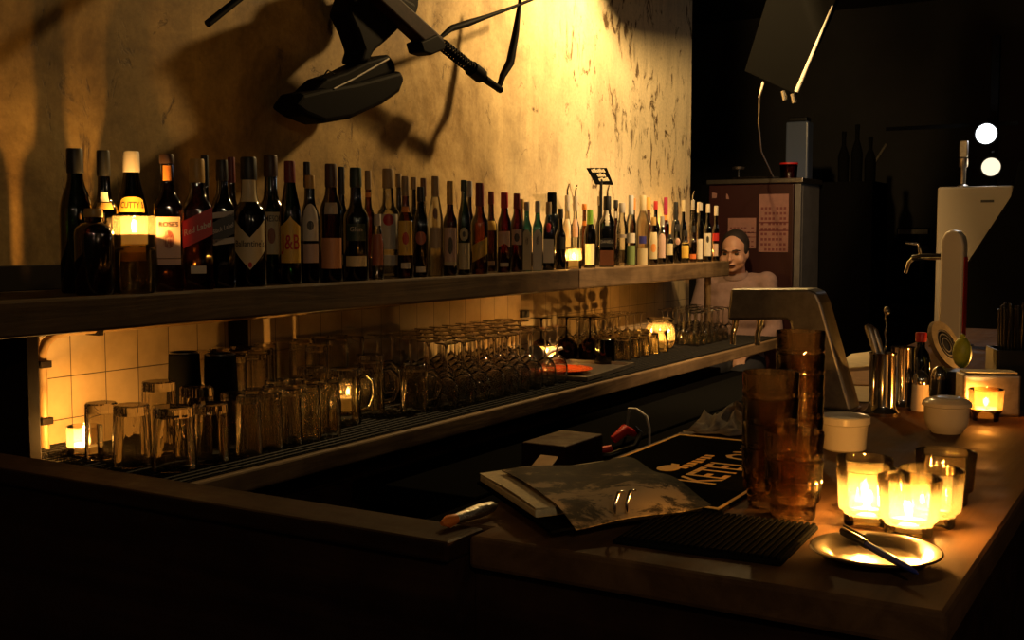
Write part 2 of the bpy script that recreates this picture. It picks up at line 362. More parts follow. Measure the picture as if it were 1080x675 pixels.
ORD = ['first', 'second', 'third', 'fourth', 'fifth', 'sixth', 'seventh', 'eighth', 'ninth', 'tenth', 'eleventh', 'twelfth', 'thirteenth',
       'fourteenth', 'fifteenth', 'sixteenth', 'seventeenth', 'eighteenth', 'nineteenth', 'twentieth', 'twenty-first', 'twenty-second']
def text_verts(body, size):
    """outline mesh of a word, centred, in its own x/y"""
    cu = bpy.data.curves.new('lettering', 'FONT'); cu.body = body; cu.size = size; cu.align_x = 'CENTER'; cu.align_y = 'CENTER'; cu.resolution_u = 2; cu.offset = 0.012 * size
    ob = bpy.data.objects.new('lettering', cu); C.objects.link(ob)
    dg = bpy.context.evaluated_depsgraph_get(); me = bpy.data.meshes.new_from_object(ob.evaluated_get(dg))
    vs = [v.co.copy() for v in me.vertices]; fs = [tuple(p.vertices) for p in me.polygons]
    bpy.data.objects.remove(ob); bpy.data.curves.remove(cu); bpy.data.meshes.remove(me)
    return vs, fs
def lettering(body, size, m, parent, place, name='lettering', sx=1.0):
    vs, fs = text_verts(body, size)
    me = bpy.data.meshes.new(name); me.from_pydata([place(v.x * sx, v.y) for v in vs], [], fs); me.materials.append(m)
    o = bpy.data.objects.new(name, me); C.objects.link(o); o.parent = parent
    return o

# ---------------------------------------------------------------- the room
WX = -2.27
struct('floor', MB().box(-5, 3, -1.6, 9.2, -0.05, 0), M['floor'])
struct('ceiling', MB().box(-5, 3, -1.6, 9.2, 3.2, 3.25), M['black_wall'])
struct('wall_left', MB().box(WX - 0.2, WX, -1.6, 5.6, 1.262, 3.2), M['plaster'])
struct('wall_left_tiled', MB().box(WX - 0.2, WX, -1.6, 5.6, 0, 1.262), M['tile'])
struct('wall_far', MB().box(-5, 3, 9.0, 9.2, 0, 3.2), M['black_wall'])
struct('wall_right', MB().box(3, 3.2, -1.6, 9.2, 0, 3.2), M['black_wall'])
struct('wall_back', MB().box(-5, 3, -1.8, -1.6, 0, 3.2), M['black_wall'])
struct('wall_recess', MB().box(-5.2, -5, -1.6, 9.2, 0, 3.2), M['black_wall'])

# bottle shelf, glass shelf, bar
US, LS, BT = 1.335, 0.97, 1.10
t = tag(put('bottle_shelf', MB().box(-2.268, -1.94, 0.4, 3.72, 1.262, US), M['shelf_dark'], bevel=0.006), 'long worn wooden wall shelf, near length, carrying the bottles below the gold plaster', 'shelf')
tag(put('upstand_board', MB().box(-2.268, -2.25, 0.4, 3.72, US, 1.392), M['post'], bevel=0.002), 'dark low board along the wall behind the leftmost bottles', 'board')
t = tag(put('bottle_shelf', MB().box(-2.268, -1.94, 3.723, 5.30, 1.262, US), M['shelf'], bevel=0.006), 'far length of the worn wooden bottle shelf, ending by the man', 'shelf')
tag(put('upstand_board', MB().box(-2.268, -2.25, 3.723, 5.30, US, 1.392), M['post'], bevel=0.002), 'dark low board along the wall behind the farthest bottles', 'board')
tag(put('glass_shelf', MB().box(-2.268, -1.68, 1.17, 5.35, 0.924, LS), M['shelf'], bevel=0.005), 'thick worn wooden counter shelf under the bottles, carrying the upturned glasses', 'shelf')
# netting mat: a lattice of thin plastic strands
mb = MB(); z0, z1 = LS, LS + 0.006
y = 1.25
k = 0
while y < 5.3:
    mb.tube([(-2.25, y, LS + 0.004), (-1.70, y, LS + 0.004)], 0.0022, 4); y += 0.022
x = -2.25
while x < -1.699:
    mb.tube([(x, 1.25, LS + 0.0055), (x, 5.3, LS + 0.0055)], 0.0022, 4); x += 0.022
mb.box(-2.255, -1.695, 1.245, 5.305, LS + 0.0002, LS + 0.0022)
tag(put('bar_netting', mb, M['mesh'], smooth=50), 'black plastic netting mat spread along the glass shelf', 'mat')
GZ = LS + 0.0082
# post and pipes against the tiles, and a dark board standing in for shade
tag(put('shade_board', MB().box(-2.268, -2.11, 1.525, 1.555, LS, 1.262), M['post'], bevel=.002), 'dark board added for the shaded tiles under the left end of the bottle shelf', 'bracket')  # added dark board, covers tiles that only lie in shade
tag(put('shelf_post', MB().box(-2.268, -2.20, 1.560, 1.605, LS, 1.262), M['post'], bevel=0.003), 'dark upright post under the bottle shelf left of the pipe', 'post')
pp = MB().tube([(-2.235, 1.655, LS), (-2.235, 1.655, 1.19), (-2.235, 1.665, 1.215), (-2.235, 1.69, 1.232), (-2.235, 1.73, 1.238), (-2.235, 3.0, 1.238)], 0.011, 12)
t = tag(put('wall_pipe', pp, M['pipe'], smooth=50), 'painted pipe rising by the tealight and turning along under the bottle shelf', 'pipe')
for zz in (1.03, 1.16):
    put('pipe_clip', MB().box(-2.268, -2.219, 1.64, 1.67, zz, zz + 0.016), M['post'], t, bevel=0.002)
put('pipe_clip', MB().box(-2.268, -2.219, 1.80, 1.815, 1.222, 1.254), M['post'], t, bevel=0.002)
tag(put('support_pole', MB().lathe([(0, LS), (0.016, LS), (0.016, 1.262), (0, 1.262)], 14, -2.02, 5.22), M['pipe'], smooth=40), 'slim upright pole between the two wall shelves at their far end', 'pole')
p = onx(552, 331, WX)
t = tag(put('wall_socket', MB().box(WX, WX + 0.012, p.y - 0.03, p.y + 0.03, p.z - 0.014, p.z + 0.014), M['black'], bevel=0.003), 'small black wall socket on the lit tiles above the wine glasses', 'socket')
# wiring duct at tile pillar behind the mugs
p0 = onx(352, 345, WX + 0.04); p1 = onx(330, 345, WX + 0.04)
tag(put('cable_duct', MB().box(WX, WX + 0.03, 2.27, 2.32, 1.10, 1.262), M['post'], bevel=0.003), 'short dark upright duct under the bottle shelf behind the tall glasses', 'duct')

# bar: top slab, body, front panel, return panel
bar = thing('bar_counter', 'dark varnished wooden bar counter with candles and stacked tumblers on it', 'bar counter', (0, 0, 0))
put('counter_top', MB().prism([(-.735, 1.125, 1.06), (-.19, 1.125, 1.06), (-.19, 4.7, 1.06), (-.80, 4.7, 1.06), (-.80, 1.172, 1.06), (-.735, 1.172, 1.06)], (0, 0, .04)), M['bar'], bar, bevel=0.006)
put('counter_body', MB().box(-0.737, -0.24, 1.145, 4.65, 0.0, 1.06), M['panel'], bar)
rt = thing('bar_return', 'low dark stained panel closing the bar on the left, bare top rail', 'bar panel', (0, 0, 0))
put('panel', MB().box(-3.2, -0.739, 1.10, 1.15, 0.0, 1.075), M['panel'], rt)
put('top_rail', MB().box(-3.2, -0.738, 1.085, 1.168, 1.075, 1.10), M['panel'], rt, bevel=0.005)
# under-bar worktop and back cabinets
UB = 0.85
t = thing('underbar_worktop', 'dark worktop behind the bar, lower than the counter', 'worktop', (0, 0, 0))
put('worktop_slab', MB().box(-1.40, -0.745, 1.17, 4.6, UB - 0.04, UB), M['matte_black'], t, bevel=0.004)
put('worktop_body', MB().box(-1.34, -0.745, 1.2, 4.55, 0, UB - 0.04), M['matte_black'], t)
for i, (a, b, lab) in enumerate([(1.25, 2.45, 'first'), (2.46, 3.6, 'second'), (3.61, 4.9, 'third')]):
    t = thing('back_cabinet', lab + ' dark cabinet from the left beneath the glass shelf', 'cabinet', (0, 0, 0), group='cabinets beneath the glass shelf')
    put('carcass', MB().box(-2.26, -1.83, a, b, 0, 0.86), M['panel'], t, bevel=0.003)
    m2 = (a + b) / 2
    for (q0, q1) in ((a + 0.02, m2 - 0.01), (m2 + 0.01, b - 0.02)):
        d = put('door', MB().box(-1.83, -1.81, q0, q1, 0.06, 0.84), M['panel'], t, bevel=0.004)
        put('handle', MB().tube([(-1.81, q0 + 0.05, 0.62), (-1.785, q0 + 0.05, 0.63), (-1.785, q0 + 0.05, 0.73), (-1.81, q0 + 0.05, 0.74)], 0.005, 8), M['steel_dull'], d, smooth=50)

# wall lamp above the frame with added panels that block its spill and cut the dark corner
t = thing('wall_spotlight', 'black lamp on an arm high over the bottle shelf, with added light-blocking panels', 'lamp', LAMP)
hm = Matrix.Translation((.018, 0, -.006)) @ Matrix.Rotation(math.radians(-17.8), 4, 'Y')
put('spill_blocker', MB().box(0, .006, -.34, .34, -.30, .34, hm).box(-.05, 0, -.34, -.334, -.02, .34, hm).box(-.05, 0, .334, .34, -.02, .34, hm), M['iron'], t)  # added unseen panel, keeps the lamp's light off bar and lower shelf
put('arm', MB().tube([(0.13, 0, 0.32), (0.0, 0, 0.34), (WX - LAMP.x, 0, 0.34)], 0.012, 8), M['iron'], t, smooth=50)
fl = [onx(625, -1, WX), onx(640, 26, WX), onx(656, 49, WX), onx(682, 57, WX), onx(735, 59, WX), Vector((WX, 6.2, 2.4)), Vector((WX, 6.2, 4.0)), Vector((WX, 4.30, 4.0))]
k = 0.30
pts = [(q - LAMP) * k for q in fl]
put('shadow_blocker', MB().prism(pts, (0.004, 0, 0)), M['iron'], t)  # added unseen panel, outline shaped to shadow the upper far wall
put('blocker_arm', MB().tube([(0.12, 0.33, 0.3), (0.10, .30, .28), (pts[7] + pts[0]) * 0.5 + Vector((0.003, 0.06, 0.05))], 0.004, 6), M['iron'], t)

# ---------------------------------------------------------------- bottles
SHAPES = {  # (height fraction, radius fraction)
 'whisky': [(0.0, .94), (.015, 1), (.54, 1), (.57, .97), (.60, .88), (.63, .72), (.655, .57), (.69, .50), (.74, .46), (.84, .43), (1, .43)],
 'wine':   [(0.0, .94), (.015, 1), (.52, 1), (.58, .97), (.64, .88), (.69, .74), (.73, .60), (.78, .49), (.84, .45), (1, .44)],
 'slope':  [(0.0, .94), (.015, 1), (.55, 1), (.60, .96), (.68, .78), (.76, .60), (.82, .50), (.88, .46), (1, .45)],
 'square': [(0.0, .95), (.012, 1), (.60, 1), (.63, .98), (.66, .90), (.70, .70), (.74, .54), (.80, .47), (1, .46)],
 'tall':   [(0.0, .94), (.012, 1), (.58, 1), (.62, .97), (.66, .86), (.70, .68), (.74, .54), (.80, .48), (1, .46)],
 'squat':  [(0.0, .93), (.03, 1), (.70, 1), (.77, .94), (.82, .70), (.85, .46), (1, .42)],
 'round':  [(0.0, .90), (.03, 1), (.50, 1), (.58, .96), (.66, .84), (.72, .66), (.78, .54), (1, .50)],
}
ROW = {'F': -1.985, 'M': -2.085, 'B': -2.18}
def sup(a, p=7.0):
    return 1.0 / (abs(cos(a)) ** p + abs(sin(a)) ** p) ** (1 / p)
def bottle(px, top, wpx, row, shape, gl, cap, capy, labels, desc, group='bottles on the long shelf', dfa=0.0, dx=0.0, pour=False, xr=None):
    X = (ROW[row] if xr is None else xr) + dx
    p = onx(px, US and 285, X); base = Vector((X, p.y, US)); dp = depth(base)
    R = wpx / 2 * dp / F; H = onx(px, top, X).z - US
    sq = shape == 'square'
    name = 'bottle'
    fa = math.atan2(-base.y, -base.x) + dfa
    t = thing(name, desc, 'bottle', base, 0, group)
    zc = onx(px, capy, X).z - US                        # underside of the cap
    prof = [(0, 0.002)]
    for f, r in SHAPES[shape]:
        z = f * H
        prof.append((r * R, min(z, zc)))
        if z >= zc: break
    prof.append((0, zc))
    bt = 0.6 * H
    def fn(a, z):
        if not sq: return 1.0
        b = max(0.0, min(1.0, 1 - (z - 0.60 * H) / (0.12 * H)))
        return 1 + (sup(a - fa) - 1) * b
    put('glass_body', MB().lathe(prof, 24, 0, 0, fn), BG[gl], t, smooth=40)
    nr = max(SHAPES[shape][-1][1] * R * 1.12, 0.0095)
    if cap:
        cr = nr
        cp = put('cap', MB().lathe([(0, zc - 0.002), (cr, zc - 0.002), (cr * 1.04, zc + 0.004), (cr, H - 0.004), (cr * 0.93, H), (0, H)], 18), col_mat(cap) if not isinstance(cap, str) else M[cap], t, smooth=40)
        if pour:
            put('pour_spout', MB().tube([(0, 0, H - 0.001), (0, 0, H + 0.02), (0.008, 0.0, H + 0.045)], [0.0045, 0.004, 0.003], 8), M['chrome'], cp, smooth=50)
    for lb in labels:
        kind, c, y0, y1, ha = lb[:5]
        za, zb = onx(px, y1, X).z - US, onx(px, y0, X).z - US
        txt = lb[5] if len(lb) > 5 else None
        mid = (za + zb) / 2
        # radius of the glass there
        rr = R
        for (f0, r0), (f1, r1) in zip(SHAPES[shape], SHAPES[shape][1:]):
            if f0 * H <= mid <= f1 * H: rr = R * (r0 + (r1 - r0) * (mid / H - f0) / max(1e-6, f1 - f0))
        def place(x, z, e=0.0011, rr=rr):
            if sq and mid < 0.62 * H:
                d = Vector((cos(fa), sin(fa), 0)); r_ = Vector((-sin(fa), cos(fa), 0))
                return d * (rr + e) + r_ * x + Vector((0, 0, z))
            a = fa + x / rr
            rad = rr
            zz = z / H
            for (f0, r0), (f1, r1) in zip(SHAPES[shape], SHAPES[shape][1:]):
                if f0 <= zz <= f1: rad = R * (r0 + (r1 - r0) * (zz - f0) / max(1e-6, f1 - f0))
            return Vector(((rad + e) * cos(a), (rad + e) * sin(a), z))
        half = ha * rr if not sq else ha * rr
        nu, nv = 12, 4
        mb = MB(); grid = []
        for i in range(nu + 1):
            u = -1 + 2 * i / nu
            lo, hi = za, zb; hgt = zb - za
            if kind == 'arch': hi = zb - hgt * 0.22 * (1 - math.sqrt(max(0, 1 - u * u)))
            if kind == 'crown': hi = zb - hgt * 0.22 * abs(u) ** 0.7
            if kind == 'shield': hi = zb - hgt * 0.36 * (1 - abs(u)); lo = za + hgt * 0.38 * abs(u)
            if kind == 'diag': hi = zb - hgt * 0.34 * (1 - u) / 2; lo = za + hgt * 0.34 * (1 + u) / 2
            if kind == 'oval': m_ = (za + zb) / 2; q = max(0.02, math.sqrt(max(0, 1 - u * u))); hi = m_ + hgt / 2 * q; lo = m_ - hgt / 2 * q
            if kind == 'ribbon': lo = za + hgt * 0.25 * (1 - abs(u))
            grid.append([mb.bm.verts.new(place(half * u, lo + (hi - lo) * j / nv)) for j in range(nv + 1)])
        for i in range(nu):
            for j in range(nv): mb.bm.faces.new((grid[i][j], grid[i+1][j], grid[i+1][j+1], grid[i][j+1]))
        lo_ = put('label', mb, col_mat(c), t, smooth=60)
        if txt:
            body, tc, size, yy = txt[:4]
            zt = onx(px, yy, X).z - US; slant = txt[4] if len(txt) > 4 else 0.0
            vs, fs = text_verts(body, size * dp / F)
            wmax = max(abs(v.x) for v in vs) or 1
            k = min(1.0, half * 0.92 / wmax)
            me = bpy.data.meshes.new('lettering')
            me.from_pydata([place(v.x * k, zt + v.y + v.x * k * slant, 0.0019) for v in vs], [], fs); me.materials.append(col_mat(tc))
            o = bpy.data.objects.new('lettering', me); C.objects.link(o); o.parent = lo_
    return t
CRM = (0.62, 0.52, 0.32); WHT = (0.66, 0.60, 0.50); YEL = (0.66, 0.42, 0.07); PNK = (0.58, 0.40, 0.33); BLK = (0.012, 0.012, 0.012)
GLD = (0.45, 0.28, 0.08); DRD = (0.16, 0.02, 0.02); TAN = (0.34, 0.24, 0.13); ORG = (0.75, 0.27, 0.05); RED = (0.45, 0.02, 0.02); DBR = (0.06, 0.03, 0.02); INK = (0.03, 0.025, 0.02)
DGR = (0.015, 0.035, 0.02); SIL = (0.45, 0.42, 0.38); BRN = (0.16, 0.08, 0.04)
# px, top, width, row, shape, glass, cap colour, cap bottom y, labels, description
TAB = [
 (82, 157, 34, 'M', 'wine', 'green', BLK, 182, [], 'large dark green bottle with black capsule, leftmost of all on the shelf'),
 (112, 159, 28, 'M', 'whisky', 'dark', BLK, 185, [('rect', WHT, 203, 213, .5), ('rect', GLD, 214, 221, .7)], 'near black bottle with small white and gold shoulder labels, beside the leftmost green one'),
 (100, 220, 40, 'F', 'squat', 'brown', GLD, 228, [], 'squat dark flask with gold screw cap in front of the leftmost bottles'),
 (141, 160, 34, 'M', 'slope', 'green', WHT, 181, [('arch', YEL, 208, 224, .8, ('CUTTY S', INK, 9, 217)), ('rect', YEL, 230, 275, .8)], 'green bottle with white cap and yellow arched label behind the high shelf candle'),
 (178.5, 163, 29, 'F', 'square', 'amber', DBR, 172, [('rect', ORG, 175, 191, .62), ('rect', PNK, 229, 272, .82, ('ROSES', INK, 7, 237)), ('oval', (0.30, .03, .03), 243, 262, .40), ('rect', PNK, 273, 279, .82)], 'amber bottle with orange neck band and pale pink label with a red flower'),
 (209.5, 168, 31, 'F', 'square', 'amber', GLD, 192, [('diag', RED, 219, 262, .96, ('Red Label', WHT, 9, 241, .38)), ('rect', WHT, 280, 288, .5)], 'square whisky bottle with gold cap and slanting red label'),
 (218, 164, 15, 'M', 'whisky', 'dark', BLK, 196, [], 'dark bottle with tall black cap behind the slanting red label'),
 (236, 169, 24, 'F', 'square', 'dark', BLK, 190, [('diag', BLK, 224, 258, .96, ('Black Label', SIL, 7, 241, .38)), ('diag', SIL, 222, 231, .96), ('diag', SIL, 250, 259, .96)], 'square black whisky bottle with slanting black and silver label'),
 (246, 166, 16, 'M', 'whisky', 'brown', DRD, 192, [], 'brown bottle with dark red cap behind the slanting black label'),
 (264, 166, 35, 'F', 'whisky', 'dark', BLK, 189, [('rect', CRM, 190, 213, 1.0), ('shield', CRM, 232, 284, .98, ("Ballantine's", INK, 9, 257)), ('oval', RED, 276, 282, .12)], 'dark bottle with cream neck band and large cream pointed label'),
 (287, 164, 30, 'M', 'whisky', 'green', DBR, 186, [('rect', CRM, 224, 268, .85, ('JAMESON', INK, 9, 231)), ('oval', (.30, .10, .04), 240, 257, .25)], 'green bottle with cream label with a brown emblem, behind the pointed label'),
 (307, 170, 23, 'F', 'slope', 'green', DRD, 192, [('crown', YEL, 228, 277, .98, ('J&B', RED, 22, 256))], 'green bottle with bright yellow label and big red letters'),
 (325, 171, 13, 'M', 'whisky', 'dark', BLK, 197, [], 'dark bottle with black cap behind the white round-topped label'),
 (328, 185, 20, 'F', 'tall', 'dark', GLD, 198, [('arch', WHT, 215, 254, .85), ('oval', INK, 233, 243, .35), ('rect', PNK, 257, 277, .85)], 'slim dark bottle with white round-topped label above a second pale label'),
 (350, 173, 24, 'F', 'tall', 'brown', DBR, 197, [('rect', (0.42, 0.36, .28), 214, 226, .6), ('rect', (.58, .27, .13), 251, 283, .98)], 'brown bottle with square dull orange label low on the body'),
 (361, 176, 14, 'M', 'whisky', 'dark', BLK, 205, [], 'dark bottle with tall black cap right of the dull orange label'),
 (376, 177, 26, 'F', 'whisky', 'dark', DGR, 197, [('rect', DGR, 236, 254, .8, ('Glen', SIL, 7, 242)), ('rect', CRM, 270, 281, .9)], 'black green bottle with pale script and narrow cream label at its foot'),
 (389, 180, 14, 'M', 'whisky', 'amber', TAN, 199, [('rect', ORG, 203, 208, .8)], 'amber bottle with tan cap and orange neck ring in the second row'),
 (398.5, 226, 13, 'F', 'round', 'clear', SIL, 237, [('rect', (.30, .09, .05), 247, 280, .95)], 'small clear bottle with tall red brown label'),
 (410, 178, 25, 'M', 'whisky', 'clear', TAN, 198, [('rect', WHT, 226, 263, .9), ('oval', RED, 226, 238, .45), ('rect', WHT, 269, 280, .9)], 'clear bottle with big tan cap, white label and red round emblem'),
 (421, 183, 12, 'B', 'whisky', 'dark', TAN, 197, [], 'dark bottle with tan cap at the back beside the big tan cap'),
 (428, 186, 17, 'F', 'whisky', 'amber', TAN, 206, [('rect', ORG, 218, 224, .8), ('rect', YEL, 233, 269, .95), ('oval', RED, 245, 258, .4), ('rect', WHT, 277, 283, .6)], 'amber bottle with yellow label, red round seal and small white tag'),
 (437, 187, 10, 'M', 'whisky', 'dark', TAN, 199, [], 'dark slim bottle with tan cap behind the black liqueur bottle'),
 (444, 197, 15, 'F', 'wine', 'dark', BLK, 212, [('oval', (.4, .12, .08), 244, 258, .75), ('rect', WHT, 281, 287, .7)], 'black bottle with faded red round emblem and small white foot label'),
 (447, 188, 9, 'M', 'whisky', 'brown', BRN, 207, [], 'brown bottle with brown cap behind the ornate clear bottle'),
 (459.5, 186, 16, 'F', 'slope', 'frost', TAN, 207, [('oval', BRN, 219, 231, .35), ('rect', (.4, .3, .2), 240, 262, .8)], 'ornate clear bottle with wide tan cap and dark diamond badge'),
 (475, 191, 15, 'F', 'whisky', 'brown', GLD, 215, [('rect', PNK, 240, 276, .95), ('oval', INK, 250, 268, .35), ('rect', CRM, 276, 280, .95)], 'brown bottle with gold cap and pink label showing a dark tree'),
 (489.5, 190, 13.5, 'F', 'wine', 'green', DGR, 201, [('oval', CRM, 240, 254, .7), ('rect', CRM, 256, 284, .98), ('oval', INK, 244, 250, .25)], 'green bottle with dark capsule, cream medallion and cream label'),
 (495.5, 191, 10, 'M', 'whisky', 'dark', SIL, 207, [], 'dark bottle with grey cap behind the green medallion bottle'),
 (506, 193, 18, 'F', 'whisky', 'amber', DRD, 217, [('diag', YEL, 250, 277, .98)], 'amber bottle with pinkish red cap and slanting yellow label'),
 (518, 202, 13, 'M', 'whisky', 'brown', DRD, 215, [('rect', YEL, 233, 243, .9), ('rect', (.45, .3, .2), 275, 280, .6)], 'brown bottle with dark red cap and yellow shoulder label'),
 (532, 203, 15, 'F', 'tall', 'red', RED, 219, [('ribbon', PNK, 244, 261, .85), ('rect', WHT, 277, 281, .6)], 'dark red liqueur bottle with red cap and pink ribbon label'),
 (545, 204, 13.5, 'F', 'tall', 'red', DRD, 220, [('rect', PNK, 242, 258, .8), ('oval', INK, 246, 255, .4)], 'dark red liqueur bottle with maroon cap and small pink label with black figure'),
 (550, 210, 8, 'M', 'whisky', 'amber', GLD, 219, [], 'slim amber bottle with gold cap behind the maroon cap'),
 (555.5, 213, 11, 'F', 'square', 'teal', SIL, 222, [('arch', CRM, 242, 285, .86), ('oval', INK, 250, 258, .3)], 'teal gin bottle with tall cream arched label, left of its white-labelled twin'),
 (567, 212, 11, 'F', 'square', 'teal', SIL, 224, [('arch', WHT, 242, 285, .86), ('oval', INK, 249, 258, .3)], 'teal gin bottle with tall white arched label'),
 (578.5, 213, 11.5, 'F', 'square', 'dark', TAN, 226, [('oval', RED, 235, 245, .55), ('rect', WHT, 252, 277, .92)], 'dark bottle with red wax seal above a white label'),
 (582, 203, 17, 'M', 'round', 'dark', 'matte_black', 225, [], 'dark bottle with big black round stopper'),
 (591, 220, 11, 'F', 'whisky', 'dark', BLK, 230, [('rect', BLK, 250, 263, .9)], 'black bottle with plain black label left of the shelf tealight'),
 (598, 206, 10, 'M', 'whisky', 'frost', SIL, 222, [('rect', WHT, 231, 260, .8)], 'frosted pale bottle with metal pourer above the shelf tealight', dict(pour=True)),
 (606.5, 207, 9, 'M', 'whisky', 'clear', SIL, 222, [('rect', PNK, 231, 250, .7)], 'clear bottle with bright metal pourer, right above the shelf tealight', dict(pour=True)),
 (622, 221, 13, 'F', 'wine', 'dark', (.18, .40, .04), 236, [('rect', WHT, 257, 279, .8)], 'dark wine bottle with bright green capsule and white label'),
 (616, 215, 9, 'M', 'whisky', 'amber', ORG, 221, [('rect', ORG, 233, 238, .9)], 'amber bottle with orange cap behind the green capsule'),
 (640, 207, 16, 'F', 'square', 'dark', BLK, 221, [('rect', WHT, 222, 238, .35), ('arch', BLK, 251, 261, .9, ('DANIELS', SIL, 4.2, 255)), ('rect', (.22, .08, .03), 264, 280, .9)], 'square black bottle with pale curved lettering and brown label under the black sign', dict(pour=True)),
 (632, 207, 9, 'M', 'whisky', 'dark', SIL, 216, [], 'dark bottle with metal pourer at left behind the square black bottle', dict(pour=True)),
 (649, 211, 9, 'M', 'whisky', 'brown', BLK, 219, [('rect', WHT, 223, 230, .5)], 'brown bottle with small white neck tag right behind the square black bottle'),
 (655.5, 214, 12, 'F', 'round', 'clear', SIL, 224, [('rect', (.3, .25, .2), 247, 251, .9)], 'clear glittering bottle with silver cap next to the square black bottle', dict(dx=-.02)),
 (665, 206, 11, 'F', 'tall', 'clear', (.55, .58, .62), 226, [('rect', WHT, 246, 256, .9), ('rect', (.20, .28, .10), 259, 279, .9)], 'clear bottle with bluish white cap, white band and green label'),
 (677.5, 206, 14, 'F', 'tall', 'frost', CRM, 222, [('rect', (.04, .04, .25), 249, 257, .55), ('rect', (.6, .5, .3), 262, 280, .8)], 'frosted clear bottle with dark blue square label'),
 (667.5, 209, 8, 'M', 'whisky', 'amber', ORG, 221, [], 'amber bottle with orange yellow cap behind the bluish white cap'),
 (683.5, 208, 8, 'M', 'whisky', 'amber', (.75, .42, .10), 221, [], 'amber bottle with bright yellow orange cap behind the frosted blue label'),
 (691, 212, 9, 'M', 'whisky', 'dark', RED, 221, [], 'dark bottle with red cap right of the yellow orange one'),
 (689, 229, 9.5, 'F', 'round', 'amber', GLD, 237, [('rect', CRM, 245, 273, .95), ('oval', ORG, 257, 266, .6)], 'amber bottle with cream label and an orange round fruit on it'),
 (698, 228, 8.5, 'F', 'tall', 'dark', (.3, .28, .25), 238, [('arch', PNK, 246, 272, .9)], 'dark bottle with tall pale pink arched label'),
 (706, 247, 8, 'F', 'squat', 'dark', BLK, 251, [('rect', CRM, 257, 269, .9)], 'tiny dark round bottle with cream label, low in the front row'),
 (701.5, 208, 8, 'M', 'whisky', 'red', (.35, .02, .08), 226, [('rect', ORG, 227, 232, .9)], 'red bottle with magenta capsule in the second row'),
 (712, 213, 9.5, 'M', 'wine', 'dark', BLK, 232, [], 'tall black bottle with black capsule right of the magenta one'),
 (714.5, 236, 8, 'F', 'whisky', 'dark', BLK, 244, [('oval', (.35, .2, .15), 251, 258, .7)], 'small black bottle with round pinkish badge'),
 (722.5, 243, 8.5, 'F', 'whisky', 'dark', BLK, 249, [('rect', YEL, 256, 272, .95)], 'small dark bottle with plain yellow label'),
 (720, 211, 7.5, 'M', 'whisky', 'dark', CRM, 223, [], 'dark bottle with cream cap above the plain yellow label'),
 (730, 211, 8, 'M', 'whisky', 'clear', SIL, 221, [], 'clear slim bottle with silver cap near the far end', dict(pour=True)),
 (730.8, 238, 7.5, 'F', 'whisky', 'amber', BLK, 245, [('rect', (.6, .15, .03), 268, 273, .95)], 'small amber bottle with orange red foot band'),
 (738, 214, 6.5, 'F', 'tall', 'dark', SIL, 222, [('rect', WHT, 252, 273, .85)], 'slim dark bottle with narrow white label near the far end'),
 (746, 215, 8.5, 'F', 'whisky', 'dark', WHT, 224, [('rect', WHT, 246, 270, .95), ('oval', INK, 249, 256, .35)], 'dark bottle with white cap and broad white label near the far end'),
 (754.5, 217, 7.5, 'F', 'whisky', 'brown', WHT, 227, [('rect', RED, 246, 254, .95), ('rect', PNK, 257, 270, .7)], 'brown bottle with white cap and glowing red label, last in the front row'),
 (736.5, 213, 7, 'M', 'whisky', 'clear', WHT, 224, [], 'clear bottle with white cap, last in the second row'),
]
for r_ in TAB:
    bottle(*r_[:10], **(r_[10] if len(r_) > 10 else {}))

# small black sign standing among the bottles
p = onx(634, 200, -2.05)
t = thing('bottle_sign', 'small black card sign with three pale lines, raised above the bottles', 'sign', (-2.05, p.y, US))
c4 = [onx(619, 177, -2.05), onx(640, 177, -2.05), onx(647, 194.5, -2.05), onx(628.5, 194, -2.05)]
o = Vector((-2.05, p.y, US))
n_ = Vector((0.004, -0.003, 0.002))
put('card', MB().prism([q - o for q in c4], n_ * -1), M['matte_black'], t)
put('stick', MB().tube([(0, 0, 0.0), (0, 0, c4[3].z - US + 0.02)], 0.006, 8), M['black'], t)
ex = (c4[1] - c4[0]); ey = (c4[0] - c4[3])
mb = MB()                                                  # three short lines of pale marks, too small to read
for v_, u0, u1 in ((.80, .14, .90), (.52, .30, .78), (.24, .26, .84)):
    k_ = int((u1 - u0) / .085)
    for q_ in range(k_):
        a_ = u0 + q_ * .085; h_ = .085 + .03 * ((q_ * 7) % 3)
        mb.prism([c4[3] - o + ex * uu + ey * vv + Vector((.0006, -.0004, .0003)) for uu, vv in ((a_, v_ - .085), (a_ + .062, v_ - .085), (a_ + .062, v_ + h_), (a_, v_ + h_))], (.0008, -.0005, .0004))
put('printed_lines', mb, M['cream'], t)

